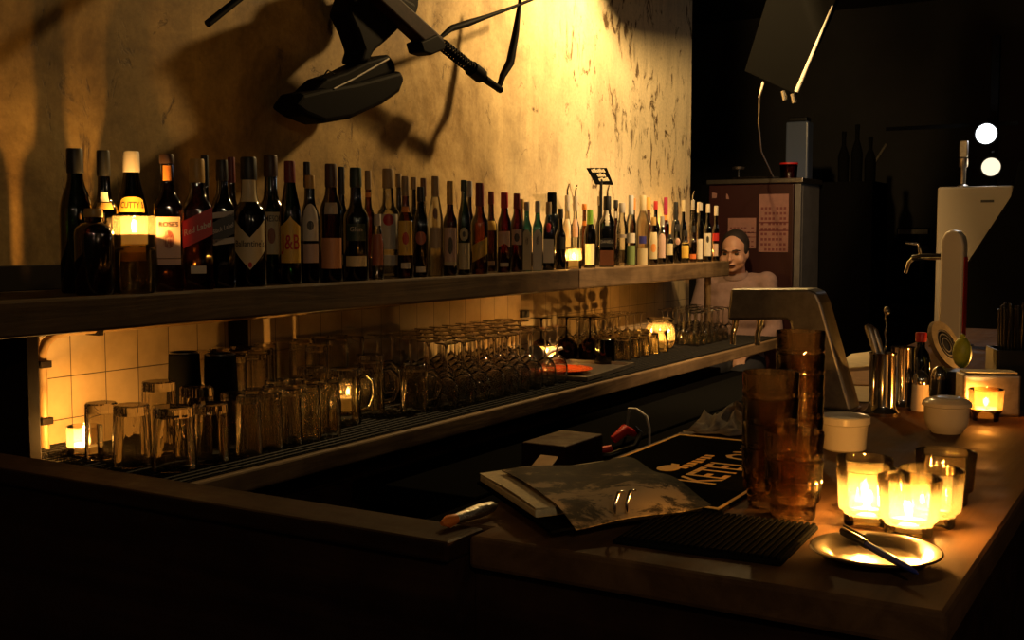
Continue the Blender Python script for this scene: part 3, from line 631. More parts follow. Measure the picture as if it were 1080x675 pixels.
# ---------------------------------------------------------------- candles
def candle_glass(loc, r, h, lit, label, name='candle_jar', glass_mat='jar', stepped=True, power=0.5, wax_h=None, group=None, k=1.0):
    t = thing(name, label, 'candle', loc, 0, group)
    th = 0.0028
    if stepped:
        outer = [(0, 0.0), (r * .70, 0), (r * .74, h * .03), (r * .75, h * .20), (r * .80, h * .25), (r * .90, h * .29), (r * .92, h * .34), (r * .97, h * .80), (r * 1.0, h * .97), (r * .985, h)]
        inner = [(r * .95, h * .985), (r * .92, h * .80), (r * .86, h * .36), (r * .70, h * .26), (r * .66, h * .10), (0, h * .09)]
    else:
        outer = [(0, 0.0), (r * .92, 0), (r * .97, h * .04), (r, h * .97), (r * .985, h)]
        inner = [(r - th, h * .985), (r * .9, h * .09), (0, h * .08)]
    put('glass_cup', MB().lathe(outer + inner, 32), M[glass_mat], t, smooth=35)
    b = h * .105; wh = wax_h or h * .34
    wr = r * (.64 if stepped else .84)
    if stepped and wh > h * .26: 
        wp = [(0, b), (wr, b), (wr, h * .25), (r * .80, h * .36), (r * .84, wh), (r * .80, wh - 0.001), (r * .25, wh - 0.003), (0, wh - 0.003)]
    else:
        wp = [(0, b), (wr, b), (wr, wh), (wr * .94, wh), (wr * .3, wh - 0.002), (0, wh - 0.002)]
    c = put('wax_candle', MB().lathe(wp, 28), M['wax'], t, smooth=40)
    put('wick', MB().tube([(0, 0, wh - 0.004), (0.0005, 0, wh + 0.004), (0.0015, 0, wh + 0.007)], 0.0008, 6), M['ink'], c)
    if lit:
        f = h * 0.36 * k
        put('flame', MB().lathe([(0, wh + .003), (.0028, wh + .006), (.0042, wh + .011), (.0036, wh + .6 * f), (.0016, wh + .85 * f), (0, wh + f)], 12), M['flame'], c, smooth=60)
        point_light('candle_light', Vector(loc) + Vector((0, 0, wh + 0.012)), power * 7.0, CANDLE, 0.006)
    return t
# the cluster on the bar
for (px, py, wpx, top, lit, pw, lab) in [
    (911, 544, 58, 482, True, .30, 'lit votive jar at the back left of the five on the bar, rim half hidden'),
    (914, 558, 64, 498, True, .45, 'brightly lit votive candle jar, left in the middle of the five on the bar'),
    (981, 559, 67, 500, True, .22, 'dimly lit votive candle jar right behind the front jar of the five'),
    (996, 536, 62, 486, False, 0, 'unlit votive jar at the back right of the five on the bar'),
    (958, 569, 66, 511, True, .52, 'brightest votive candle jar at the front of the five, just behind the metal ashtray')]:
    q = onz(px, py - 5, BT); dp = depth(q)
    r = wpx / 2 * dp / F
    h = 0.071
    candle_glass((q.x, q.y, BT), r, h, lit, lab, power=pw, wax_h=h * .23, group='votive candle jars in front of the white bowl', k=1.0)
q = onz(1026, 444, BT)
candle_glass((q.x + .02, q.y + .02, BT), 0.033, 0.062, True, 'lit smoky candle glass behind the lidded cream bowl', glass_mat='jar_amber', power=.22, wax_h=.024)
q = onz(1083, 416, BT)
candle_glass((q.x, q.y, BT), 0.036, 0.085, True, 'lit candle glass at the right edge of the photo behind the straw box', power=.45, wax_h=.04)
# high candle: a votive standing on an upturned cut tumbler on the bottle shelf
q = onx(143, 290, -1.985)
t = thing('cut_tumbler', 'tall upturned cut-glass tumbler on the bottle shelf carrying a lit candle', 'glass', (q.x, q.y, US))
put('tumbler_glass', MB().lathe([(0, .098), (.042, .098), (.046, .092), (.0475, .06), (.046, .01), (.043, 0), (.041, 0), (.043, .01), (.044, .06), (.042, .088), (0, .09)], 36, fn=lambda a, z: 1 + .02 * cos(9 * a + z * 110) * (1 if .01 < z < .09 else 0)), M['jar'], t, smooth=25)
candle_glass((q.x, q.y, US + .0985), 0.046, 0.068, True, 'lit votive raised on the upturned cut tumbler among the leftmost bottles', glass_mat='jar_clear', stepped=False, power=.55, wax_h=.030, k=1.2)
q = onx(605, 285, -1.975)
candle_glass((q.x, q.y, US), 0.030, 0.075, True, 'small glowing tealight glass on the bottle shelf below the black sign', glass_mat='jar', stepped=False, power=.35, wax_h=.034)
candle_glass((-2.17, 5.22, US), 0.028, 0.06, True, 'tealight glass at the far end of the bottle shelf behind the last bottles', glass_mat='jar_amber', stepped=False, power=.9, wax_h=.020)
# candles on the glass shelf
q = onz(90, 478, GZ)
candle_glass((q.x, q.y, GZ), 0.039, 0.062, True, 'lit tealight glass by the tiled wall at the left end of the glass shelf', glass_mat='jar_clear', stepped=False, power=1.15, wax_h=.020, k=1.2)
q = onx(366, 425, -2.03)
candle_glass((q.x, q.y, GZ), 0.033, 0.07, True, 'lit candle glass glowing behind the handled beer mugs', stepped=False, power=.28, wax_h=.035)
q = onx(577, 383, -2.06)
candle_glass((q.x, q.y, GZ), 0.036, 0.07, True, 'lit candle glass behind the orange red plate on the steel tray', stepped=False, power=.32, wax_h=.035)
q = onz(696, 366, GZ)
def diam(a, z): return 1 + .05 * cos(8 * a + z * 130) * cos(8 * a - z * 130)
t = candle_glass((q.x, q.y, GZ), 0.060, 0.125, True, 'large diamond-cut crystal bowl with a lit candle inside near the far end', name='crystal_candle_bowl', glass_mat='glass_thick', stepped=False, power=.42, wax_h=.035)
for ch in t.children:
    if ch.name.startswith('glass_cup'):
        old = ch.data; n = MB().lathe([(0, 0), (.050, 0), (.054, .006), (.060, .02), (.0625, .05), (.060, .085), (.05, .10), (.052, .112), (.066, .125), (.063, .1255), (.048, .112), (.046, .10), (.055, .085), (.057, .05), (.05, .014), (0, .012)], 64, fn=lambda a, z: diam(a, z) if .005 < z < .09 else 1)
        bmesh.ops.recalc_face_normals(n.bm, faces=n.bm.faces); me = bpy.data.meshes.new('glass_cup'); n.bm.to_mesh(me); n.bm.free(); me.materials.append(M['jar'])
        ch.data = me

# ---------------------------------------------------------------- upturned glasses
GG = 'upturned glasses on the glass shelf'
def tumbler_mesh(h, r0, r1, th=.0034, bt=.017, flute=0, n=28):
    o = [(0, h), (r1 * .9, h), (r1, h - .003), (r1 + (r0 - r1) * .35, h * .62), (r0, .004), (r0 - .0008, 0)]
    i = [(r0 - th, .0005), (r0 - th, .004), (r1 + (r0 - r1) * .35 - th, h * .62), (r1 - th, h - bt), (0, h - bt)]
    return MB().lathe(o + i, n, fn=(lambda a, z: 1 + .045 * cos(flute * a) * max(0, min(1, (z - h * .12) / (h * .2)))) if flute else None)
def tumbler(label, loc, h, r0, r1, flute=0, mat='glass', name='tumbler', group=GG):
    o = put(name, tumbler_mesh(h, r0, r1, flute=flute, th=.0045, bt=.022, n=60 if flute else 28), M[mat], smooth=35, loc=loc)
    return tag(o, label, 'glass', group)
def G(px, py): 
    q = onz(px, py, GZ); return (q.x, q.y, GZ)
tumbler('upturned heavy pint glass, second from the tealight, front of the left cluster', G(140, 490), .128, .041, .036, 10, 'glass_thick')
tumbler('upturned heavy pint glass, the nearest of all on the glass shelf', G(184, 494), .130, .046, .040, 10, 'glass_thick')
tumbler('upturned pint glass standing right beside the leftmost tealight', G(108, 482), .120, .036, .034, 0, 'glass_thick')
tumbler('upturned pint glass behind the second pint, before the first black shaker', (-2.02, 1.80, GZ), .150, .041, .036, 10, 'glass_thick')
tumbler('upturned pint glass behind the nearest pint, before the second black shaker', (-1.93, 1.83, GZ), .140, .041, .036, 10, 'glass_thick')
tumbler('upturned pint glass in front of the slim highballs, right of the nearest pint', (-1.79, 1.735, GZ), .125, .038, .034, 10, 'glass_thick')
def shaker(loc, label):
    t = thing('cocktail_shaker', label, 'shaker', loc, 0, 'black cocktail shakers')
    put('shaker_cup', MB().lathe([(0, .2), (.033, .2), (.036, .197), (.0435, .004), (.044, 0), (.0425, 0), (.034, .195), (0, .196)], 28), M['matte_black'], t, smooth=40)
    put('base_ring', MB().lathe([(.0335, .1995), (.033, .203), (.030, .203), (.030, .1995)], 28, closed=True), M['black'], t, smooth=40)
shaker((-2.07, 1.925, GZ), 'upturned black shaker cup behind the pint glasses, left of the two')
shaker((-1.97, 1.945, GZ), 'upturned black shaker cup behind the pint glasses, right of the two')
# slim highballs, ordinary rows
n = 0
OCC = []
def claim(x, y, r):
    if any((x - a) ** 2 + (y - b) ** 2 < (r + c) ** 2 for a, b, c in OCC): return False
    OCC.append((x, y, r)); return True
for o_ in list(C.objects):
    if o_.parent is None and 'category' in o_ and abs(o_.location.z - GZ) < .004 and o_.location.x < -1.6:
        OCC.append((o_.location.x, o_.location.y, .047))
def rows(xs, y0, y1, step, mk, labelfmt, jit=.004, skew=0.25, rad=.035):
    for ri, x in enumerate(xs):
        y = y0 + (abs(x) - 1.76) * skew; c = 0
        while y < y1 + (abs(x) - 1.76) * skew:
            xx, yy = x + rnd(-jit, jit), y + rnd(-jit, jit); y += step
            if not claim(xx, yy, rad): continue
            mk((xx, yy, GZ), labelfmt % (ORD[min(c, 21)], ['front', 'second', 'third', 'fourth', 'back'][min(ri, 4)])); c += 1
hb = {}
def proto(key, mesh_fn, mat, name):
    def mk(loc, label):
        if key not in hb:
            o = put(name, mesh_fn(), M[mat], smooth=35); hb[key] = o.data; o.location = loc
        else:
            o = bpy.data.objects.new(name, hb[key]); C.objects.link(o); o.location = loc
        o.rotation_euler = (0, 0, rnd(0, 6))
        tag(o, label, 'glass', GG)
    return mk
# handled mugs
def mug(loc, rz, label, k=1.0):
    t = thing('beer_mug', label, 'mug', loc, rz, 'upturned beer mugs with handles')
    put('mug_body', tumbler_mesh(.142 * k, .042 * k, .039 * k, th=.004, bt=.02, flute=12, n=48), M['glass_thick'], t, smooth=30)
    put('handle', MB().tube([(.038 * k, 0, .115 * k), (.060 * k, 0, .118 * k), (.078 * k, 0, .10 * k), (.080 * k, 0, .065 * k), (.068 * k, 0, .035 * k), (.040 * k, 0, .030 * k)], [.006, .007, .007, .007, .006, .006], 10), M['glass_thick'], t, smooth=60)
mug((-1.86, 2.27, GZ), 1.2, 'upturned beer mug in front of the glowing candle, nearest of the mugs')
mug((-1.90, 2.42, GZ), .9, 'upturned beer mug, second from the left, handle turned right')
mug((-1.825, 2.525, GZ), 1.0, 'upturned beer mug, third from the left, before the wine glasses', .92)
mug((-1.96, 2.26, GZ), 2.4, 'upturned beer mug behind the nearest mug, beside the slim highballs')
mug((-2.02, 2.58, GZ), .6, 'upturned beer mug near the wall behind the third mug')
for x_, y_ in ((-1.86, 2.27), (-1.90, 2.42), (-1.825, 2.54), (-1.96, 2.26), (-2.02, 2.58)): OCC.append((x_, y_, .05))
rows([-1.775, -1.845, -1.915], 1.835, 2.16, .066, proto('slim', lambda: tumbler_mesh(.130, .029, .025, flute=8, n=48), 'glass', 'highball_glass'), 'upturned slim highball, %s from the left in its %s row before the mugs', rad=.031)
rows([-2.03, -2.11, -2.19], 1.98, 2.60, .079, proto('tall', lambda: tumbler_mesh(.185, .033, .031, n=24), 'glass', 'tall_glass'), 'upturned tall straight glass, %s from the left in the %s row along the wall', rad=.036)
OCC.append((-2.02, 5.22, .02))
# stemware
def wine_glass(kind, h, rb, name):
    pass
stem_proto = {}
def stem_glass(loc, label, key='wine', h=.182, rb=.036, mat='glass', foot_mat=None, foot_label=None, cat='wine glass', group='upturned stemware'):
    if key in stem_proto:
        return dup(stem_proto[key], loc, rnd(0, 6), label)
    t = thing('wine_glass' if key != 'goblet' else 'goblet', label, cat, loc, 0, group)
    zb = h * .50; th = .0018
    put('bowl', MB().lathe([(rb * .86, 0), (rb * .96, h * .10), (rb, h * .22), (rb * .93, h * .33), (rb * .7, h * .42), (rb * .35, h * .475), (.005, zb), (.0035, zb + .004),
                            (0, zb + .004), (0, zb - .004), (rb * .3, h * .46), (rb * .66, h * .41), (rb * .9, h * .325), (rb - th, h * .22), (rb * .96 - th, h * .10), (rb * .86 - th, 0)], 26, closed=True), M[mat], t, smooth=50)
    put('stem', MB().lathe([(0, zb), (.0048, zb), (.0036, zb + .012), (.0034, h * .9), (.006, h * .96), (0, h * .965)], 10), M[foot_mat or mat], t, smooth=50)
    put('foot', MB().lathe([(0, h * .955), (.008, h * .958), (rb * .9, h * .985), (rb * .92, h * .995), (rb * .9, h), (0, h)], 26), M[foot_mat or mat], t, smooth=50)
    stem_proto[key] = t
    return t
# ruby goblets with dark feet, dark low glass
GOB = []
for (px, py, lab) in [(578, 380, 'upturned ruby red goblet with a dark foot, left of three by the candle'), (596, 379, 'upturned ruby red goblet with a dark foot, middle of three'), (613, 380, 'upturned ruby red goblet with a dark foot, right of three beside the black glass')]:
    q = onz(px, py, GZ); q.x -= .03; q.y += (px - 578) * .0022; q.x += (px - 578) * .0008; GOB.append((q.x, q.y, .048)); stem_glass((q.x, q.y, GZ), lab, 'goblet', .165, .046, 'ruby', 'smoke', cat='goblet', group='ruby goblets')
q = onz(638, 384, GZ)
GOB.append((q.x, q.y, .042)); GOB += [(-1.87, 3.45, .13), (-1.87, 3.65, .13)]
tumbler('upturned low smoky black glass right of the ruby goblets', (q.x, q.y, GZ), .095, .040, .036, 12, 'smoke', 'rocks_glass')
for x_, y_, r_ in GOB: OCC.append((x_, y_, r_))
rows([-1.79, -1.87, -1.955, -2.04, -2.125], 2.62, 3.36, .082, lambda loc, lab: stem_glass(loc, lab), 'upturned wine glass, %s from the left in the %s row of stemware', skew=.35, rad=.037)
# low cut-crystal glasses
rows([-1.90, -1.985], 3.98, 4.42, .088, proto('cut', lambda: MB().lathe([(0, .085), (.028, .085), (.031, .08), (.034, .045), (.037, .004), (.036, 0), (.033, .001), (.031, .045), (.027, .072), (0, .073)], 40, fn=lambda a, z: 1 + .045 * cos(10 * a + z * 140) * (1 if .01 < z < .08 else 0)), 'glass_thick', 'crystal_glass'), 'upturned cut-crystal glass, %s from the left in the %s row before the crystal bowl', skew=.25, rad=.040)
rows([-2.07, -2.14, -2.21], 4.0, 4.55, .07, lambda loc, lab: stem_glass(loc, lab, 'cordial', .145, .027), 'upturned small stem glass, %s from the left in the %s row behind the cut crystal', skew=.2, rad=.028)
rows([-1.86, -1.93, -2.0, -2.07], 4.60, 5.08, .070, lambda loc, lab: stem_glass(loc, lab, 'cordial', .145, .027), 'upturned small stem glass, %s from the left in the %s row past the crystal bowl', skew=.6, rad=.028)

# steel tray, orange plate, scoop
q0 = onz(600, 392, GZ)
t = thing('serving_tray', 'rectangular steel tray holding the orange red plate on the glass shelf', 'tray', (-1.86, 3.56, GZ), .10)
put('tray_plate', MB().box(-.13, .13, -.24, .24, 0, .003), M['steel'], t, bevel=.001)
rim = MB()
for (a, b, c, d) in [(-.13, -.124, -.24, .24), (.124, .13, -.24, .24), (-.13, .13, -.24, -.234), (-.13, .13, .234, .24)]: rim.box(a, b, c, d, .003, .014)
put('rim', rim, M['steel'], t, bevel=.001)
t = tag(put('plate', MB().lathe([(0, .002), (.06, 0), (.075, .004), (.108, .015), (.110, .017), (.106, .018), (.074, .009), (.05, .007), (0, .007)], 40, loc) if False else MB().lathe([(0, .001), (.06, 0), (.075, .004), (.108, .013), (.110, .015), (.106, .016), (.074, .008), (.05, .006), (0, .006)], 40), M['red_plate'], smooth=40, loc=(-1.885, 3.48, GZ + .0035)), 'shallow orange red plate lying on the steel tray', 'plate')
q = onx(572, 370, -1.93)
t = thing('ice_scoop', 'curved dark metal scoop lying across the plate before the candle', 'scoop', (-1.95, 3.40, GZ + .019))
put('scoop_bowl', MB().lathe([(0, -.02), (.025, -.012), (.036, .008), (.038, .03), (.035, .03), (.033, .01), (.022, -.009), (0, -.016)], 20, mat=Matrix.Translation((0, .03, .038)) @ Matrix.Rotation(math.radians(75), 4, 'X')), M['steel_dull'], t, smooth=50)
put('handle', MB().tube([(.0, .06, .03), (.015, .10, .055), (.03, .15, .062)], [.007, .008, .006], 8), M['steel_dull'], t, smooth=50)

# ---------------------------------------------------------------- on the bar: near end
# ribbed rubber mat
t = thing('drip_mat', 'black ribbed rubber mat at the front edge of the bar before the tumblers', 'mat', (-.46, 1.275, BT), math.radians(3))
put('mat_base', MB().box(-.115, .083, -.088, .088, 0, .006), M['rubber'], t, bevel=.002)
mb = MB()
for i in range(25):
    x = -.108 + i * .0077; mb.box(x, x + .0042, -.083, .083, .006, .0095)
put('ribs', mb, M['rubber'], t)
# printed bar mat
P0, P1, P2, P3 = Vector((-.775, 1.40, BT)), Vector((-.513, 1.375, BT)), Vector((-.520, 1.88, BT)), Vector((-.778, 1.88, BT))
t = thing('bar_runner_mat', 'flat black bar mat with yellow border and big yellow letters', 'mat', P0)
put('mat_sheet', MB().prism([p_ - P0 for p_ in (P0, P1, P2, P3)], (0, 0, .006)), M['rubber'], t, bevel=.002)
mb = MB()
cen = (P0 + P1 + P2 + P3) / 4
def ins(p_, k): return p_ + (cen - p_) * k
o4 = [ins(p_, .012) - P0 for p_ in (P0, P1, P2, P3)]; i4 = [ins(p_, .05) - P0 for p_ in (P0, P1, P2, P3)]
for i in range(4):
    a, b, c, d = o4[i], o4[(i+1) % 4], i4[(i+1) % 4], i4[i]
    mb.prism([a + Vector((0, 0, .0061)), b + Vector((0, 0, .0061)), c + Vector((0, 0, .0061)), d + Vector((0, 0, .0061))], (0, 0, .0006))
put('border', mb, M['yellow_ink'], t)
def on_mat(cx, cy_, sz):
    return lambda x, y: Vector((cx - y * sz, cy_ + x * sz, 1.1065)) - P0
lettering('KETEL ONE', 1.0, M['yellow_ink'], t, on_mat(-.600, 1.675, .088), sx=.72)
mb = MB()                                                  # the small unreadable line above the big letters
for q_ in range(7):
    y_ = 1.60 + q_ * .018; mb.box(-.664, -.650 + .003 * (q_ % 2), y_, y_ + .011, BT + .0062, BT + .0066)
sl = put('small_print', mb, M['yellow_ink'], t); sl.location = -P0
mb = MB()
q = onz(705, 494, 1.1065) - P0
mb.lathe([(0, 0.0002), (.021, .0002), (.021, 0.0007), (0, .0007)], 24, mat=Matrix.Translation(q) @ Matrix.Diagonal((.8, 1.1, 1, 1)))
mb.prism([q + Vector((-.004, .018, .0002)), q + Vector((.006, .02, .0002)), q + Vector((.004, .034, .0002)), q + Vector((-.01, .036, .0002))], (0, 0, .0005))
put('emblem', mb, M['yellow_ink'], t)
# open ring notebook
A_, B_, C_, D_ = onz(503, 520, BT), onz(646, 507, BT), onz(741, 549, BT), onz(580, 574, BT)
NB = (A_ + B_ + C_ + D_) / 4; NB.z = BT + .0105
t = thing('notebook', 'thick worn notebook with cream pages and a mottled dark top sheet, at the bar corner', 'book', NB)
def quad(k0, z): return [Vector((p_.x - NB.x, p_.y - NB.y, 0)) * k0 + Vector((0, 0, z)) for p_ in (A_, B_, C_, D_)]
put('back_cover', MB().prism(quad(1.0, .002), (0, 0, .004)), M['matte_black'], t, bevel=.001)
def bil(u, v, k0=1.0):
    a, b, c, d = [Vector((p_.x - NB.x, p_.y - NB.y, 0)) * k0 for p_ in (A_, B_, C_, D_)]
    return (a * (1 - u) + b * u) * (1 - v) + (d * (1 - u) + c * u) * v
put('page_block', MB().prism([bil(a_, b_) + Vector((0, 0, .0065)) for a_, b_ in ((.015, .015), (.975, .015), (.975, .80), (.015, .80))], (0, 0, .010)), M['pages'], t, bevel=.002)
def sheet(name, m, u0, u1, v0, v1, zf, th=.0012, nu=22, nv=22):
    mb = MB(); top = []; bot = []
    for i in range(nu + 1):
        rt_, rb_ = [], []
        for j in range(nv + 1):
            u = u0 + (u1 - u0) * i / nu; v = v0 + (v1 - v0) * j / nv
            p_ = bil(u, v); z = zf(u, v)
            rt_.append(mb.bm.verts.new((p_.x, p_.y, z + th))); rb_.append(mb.bm.verts.new((p_.x, p_.y, z)))
        top.append(rt_); bot.append(rb_)
    for i in range(nu):
        for j in range(nv):
            mb.bm.faces.new((top[i][j], top[i+1][j], top[i+1][j+1], top[i][j+1])); mb.bm.faces.new((bot[i][j], bot[i][j+1], bot[i+1][j+1], bot[i+1][j]))
    for i in range(nu):
        for r1, r2 in ((top[i][0], top[i+1][0]), (top[i][nv], top[i+1][nv])): pass
        mb.bm.faces.new((top[i][0], bot[i][0], bot[i+1][0], top[i+1][0])); mb.bm.faces.new((top[i][nv], top[i+1][nv], bot[i+1][nv], bot[i][nv]))
    for j in range(nv):
        mb.bm.faces.new((top[0][j], top[0][j+1], bot[0][j+1], bot[0][j])); mb.bm.faces.new((top[nu][j], bot[nu][j], bot[nu][j+1], top[nu][j+1]))
    return put(name, mb, m, t, smooth=40)
def mottled():
    m, nt, out = new_mat('mottled_photo_sheet'); L = nt.links
    tc = N(nt, 'ShaderNodeTexCoord'); n1 = N(nt, 'ShaderNodeTexNoise', Scale=15, Detail=9, Roughness=0.7, Distortion=0.4); L.new(tc.outputs['Object'], n1.inputs['Vector'])
    sp = N(nt, 'ShaderNodeSeparateXYZ'); L.new(tc.outputs['Object'], sp.inputs[0])
    mr = N(nt, 'ShaderNodeMapRange'); mr.inputs['From Min'].default_value = -.02; mr.inputs['From Max'].default_value = .12; mr.inputs['To Min'].default_value = .07; mr.inputs['To Max'].default_value = -.12; L.new(sp.outputs['Y'], mr.inputs['Value'])
    ad = N(nt, 'ShaderNodeMath', operation='ADD'); L.new(n1.outputs['Fac'], ad.inputs[0]); L.new(mr.outputs[0], ad.inputs[1])
    r = ramp(nt, [(.46, (.012, .010, .007)), (.56, (.06, .045, .026)), (.62, (.42, .31, .18))]); L.new(ad.outputs[0], r.inputs['Fac'])
    b = N(nt, 'ShaderNodeBsdfPrincipled', Roughness=.7); b.inputs['Specular IOR Level'].default_value = .05; L.new(r.outputs['Color'], b.inputs['Base Color']); L.new(b.outputs[0], out.inputs[0]); return m
sheet('page', M['pages'],   .015, .97, .01, .80, lambda u, v: .0168 + .003 * sin(u * 5 + v * 3) ** 2)
sheet('mottled_sheet', mottled(), .13, 1.02, .10, 1.05, lambda u, v: .0215 + .005 * sin(u * 4 + v * 2.6) ** 2 + .012 * max(0, u - .55) * sin(v * 7) ** 2 - .016 * max(0, (v - .80) / .25) ** 1.5)
for u in (.33, .52):
    p_ = bil(.30 + u * .4, 1.0)
    put('ring_clip', MB().tube([p_ + Vector((0.0, .012, .038)), p_ + Vector((0, -.003, .040)), p_ + Vector((0, -.012, .028)), p_ + Vector((0, -.012, .016)), p_ + Vector((0, -.004, .010))], .0022, 8), M['chrome'], t, smooth=60)

# amber tumblers in stacks
def amber_glass(loc, label):
    r = .0375; h = .078
    o = [(0, 0), (r * .72, 0), (r * .76, .003), (r * .78, .019), (r * .90, .024), (r * .93, .028), (r * .95, .045), (r * .985, .048), (r * .985, .053), (r * .96, .056), (r, .074), (r * .985, h)]
    i = [(r * .95, h - .0005), (r * .925, .056), (r * .91, .046), (r * .86, .029), (r * .70, .020), (r * .66, .008), (0, .007)]
    ob = put('amber_tumbler', MB().lathe(o + i, 36), M['amber'], smooth=30, loc=loc)
    return tag(ob, label, 'glass', 'stacked amber tumblers')
POS4 = ['lowest', 'second from below', 'third from below', 'topmost']
for (px, py, n, who) in [(811, 532, 4, 'left amber stack beside the black mat'), (842, 492, 5, 'rear amber stack before the steel beer tower'), (836, 546, 2, 'short front amber stack near the candles')]:
    q = onz(px, py, BT)
    for k in range(n):
        pos = {2: ['lower', 'upper'], 4: POS4, 5: ['lowest', 'second from below', 'middle', 'fourth from below', 'topmost']}[n][k]
        amber_glass((q.x, q.y, BT + .0005 + k * .0335), '%s ridged tumbler of the %s' % (pos, who))
# ashtray and pen
q = onz(923, 590, BT)
t = thing('ashtray', 'round shallow metal ashtray in front of the lit votive jars', 'ashtray', (q.x, q.y, BT))
put('dish', MB().lathe([(0, .002), (.042, .002), (.048, .004), (.060, .012), (.070, .0135), (.0715, .0125), (.0715, .0115), (.061, .0105), (.049, .002), (.042, 0), (0, 0)], 48), M['steel'], t, smooth=40)
t = thing('pen', 'blue pen with black cap resting across the metal ashtray', 'pen', (q.x, q.y, BT + .0165))
a = onz(888, 560, BT + .02) - Vector((q.x, q.y, BT + .0165)); b = onz(968, 606, BT + .015) - Vector((q.x, q.y, BT + .0165))
a.z = .004; b.z = -.0005
put('barrel', MB().tube([a + (b - a) * .25, a + (b - a) * .85, a + (b - a) * .97, b], [.0042, .0042, .0025, .0008], 10), M['blue'], t, smooth=50)
cpn = put('pen_cap', MB().tube([a, a + (b - a) * .02, a + (b - a) * .36], [.0035, .0050, .0050], 10), M['black'], t, smooth=50)
put('clip', MB().tube([a + (b - a) * .03 + Vector((0, 0, .007)), a + (b - a) * .30 + Vector((.001, 0, .0075))], .0016, 6), M['black'], cpn)
# white bowl and lidded bowl
q = onz(890, 474, BT)
t = thing('sugar_bowl', 'open cream ceramic pot filled with sugar, between the candles and the beer tower', 'pot', (q.x, q.y, BT))
put('pot_body', MB().lathe([(0, 0), (.032, 0), (.036, .003), (.0385, .04), (.0395, .044), (.042, .046), (.042, .056), (.0405, .058), (.038, .057), (.037, .046), (.034, .006), (0, .005)], 40), M['ceramic'], t, smooth=35)
put('sugar', MB().lathe([(0, .050), (.015, .053), (.03, .051), (.0365, .049), (.0365, .046), (0, .046)], 24), M['white_paper'], t, smooth=60)
q = onz(998, 456, BT)
t = thing('lidded_bowl', 'cream ceramic bowl with a domed lid, beside the steel tins', 'bowl', (q.x, q.y, BT))
put('bowl_body', MB().lathe([(0, 0), (.026, 0), (.029, .004), (.035, .012), (.039, .022), (.040, .048), (.0385, .05), (0, .05)], 40), M['ceramic'], t, smooth=35)
l_ = put('lid', MB().lathe([(.0415, .050), (.043, .052), (.0425, .056), (.036, .062), (.022, .066), (.016, .0655), (0, .063)], 40), M['ceramic'], t, smooth=35)
put('lid_rim', MB().lathe([(.0405, .0485), (.0435, .050), (.0435, .053), (.0405, .0535)], 40, closed=True), M['ceramic'], l_, smooth=35)

# ---------------------------------------------------------------- on the bar: middle
# bent steel beer tower
t = thing('beer_tower', 'dull steel beer tower bent like an inverted L, facing the bartender', 'beer tower', (-.66, 2.36, BT))
o = Vector((-.66, 2.36, BT))
prof = [(770, 305), (852, 305), (861, 309), (866, 320), (898, 445), (838, 445), (840, 400), (836, 366), (833, 340), (829, 337), (768, 338), (767, 333)]
pts = []
for (px, py) in prof:
    q = ony(px, py, 2.31); pts.append(Vector((q.x, q.y, max(q.z, BT + .004))) - o)
put('tower_body', MB().prism(pts, (0, .075, 0)), M['steel_dull'], t, bevel=.006, seg=3)
put('base_flange', MB().box(-.075, .075, -.062, .04, 0, .004), M['steel_dull'], t, bevel=.002)
for i in range(2):
    x = -.185 + i * .055
    f = put('tap_spout', MB().tube([(x, -.01, .185), (x, -.01, .165), (x - .004, -.012, .15), (x - .004, -.014, .125)], [.008, .007, .006, .006], 10), M['chrome'], t, smooth=50)
# steel tins with bar tools
q1 = onz(930, 437, BT); q2 = onz(949, 437, BT)
def tin(q, h, r, label):
    t = thing('steel_tin', label, 'tin', (q.x, q.y, BT), 0, 'steel tins for bar tools')
    put('cup', MB().lathe([(0, 0), (r * 1.35, 0), (r * 1.38, .006), (r * 1.1, .012), (r, .02), (r * 1.0, h - .004), (r * 1.05, h), (r * .97, h), (r * .94, .02), (0, .01)], 28), M['chrome'], t, smooth=35)
    return t
tin(q1, .125, .026, 'tall polished steel tin holding a bar strainer and a twisted spoon')
tin(onz(951, 430, BT), .128, .024, 'tall polished steel tin right of the one with the twisted spoon')
t = thing('bar_spoon', 'twisted long bar spoon standing in the left steel tin', 'spoon', (q1.x, q1.y, BT + .012))
put('shaft', MB().tube([(.004 + .0012 * cos(i * .9), .002 + .0012 * sin(i * .9), .19 * i / 40) for i in range(41)], .0022, 6), M['chrome'], t, smooth=60)
put('knob', MB().ball((.005, .002, .197), .007, (1, 1, 1.3)), M['chrome'], t, smooth=60)
t = thing('bar_tongs', 'dark flat steel tongs leaning in the left steel tin', 'tongs', (q1.x, q1.y, BT + .012))
put('blade', MB().tube([(-.003, -.004, 0), (-.012, -.004, .11), (-.028, -.004, .160), (-.034, -.004, .168)], [.006, .007, .009, .005], 8), M['steel_dull'], t, smooth=50)
put('blade', MB().tube([(.006, .006, 0), (-.004, .006, .11), (-.020, .006, .155), (-.030, .004, .166)], [.006, .007, .008, .005], 8), M['steel_dull'], t, smooth=50)
q = onz(964, 420, BT)
t = thing('sauce_bottle', 'small bottle with a bright red cap behind the steel tins', 'bottle', (q.x + .0, q.y + .06, BT))
put('bottle_body', MB().lathe([(0, 0), (.021, 0), (.023, .004), (.023, .075), (.018, .095), (.009, .108), (.009, .122), (0, .122)], 24), BG['dark'], t, smooth=40)
put('cap', MB().lathe([(0, .121), (.012, .121), (.0125, .14), (.011, .142), (0, .142)], 20), M['red'], t, smooth=40)
q = onz(970, 433, BT)
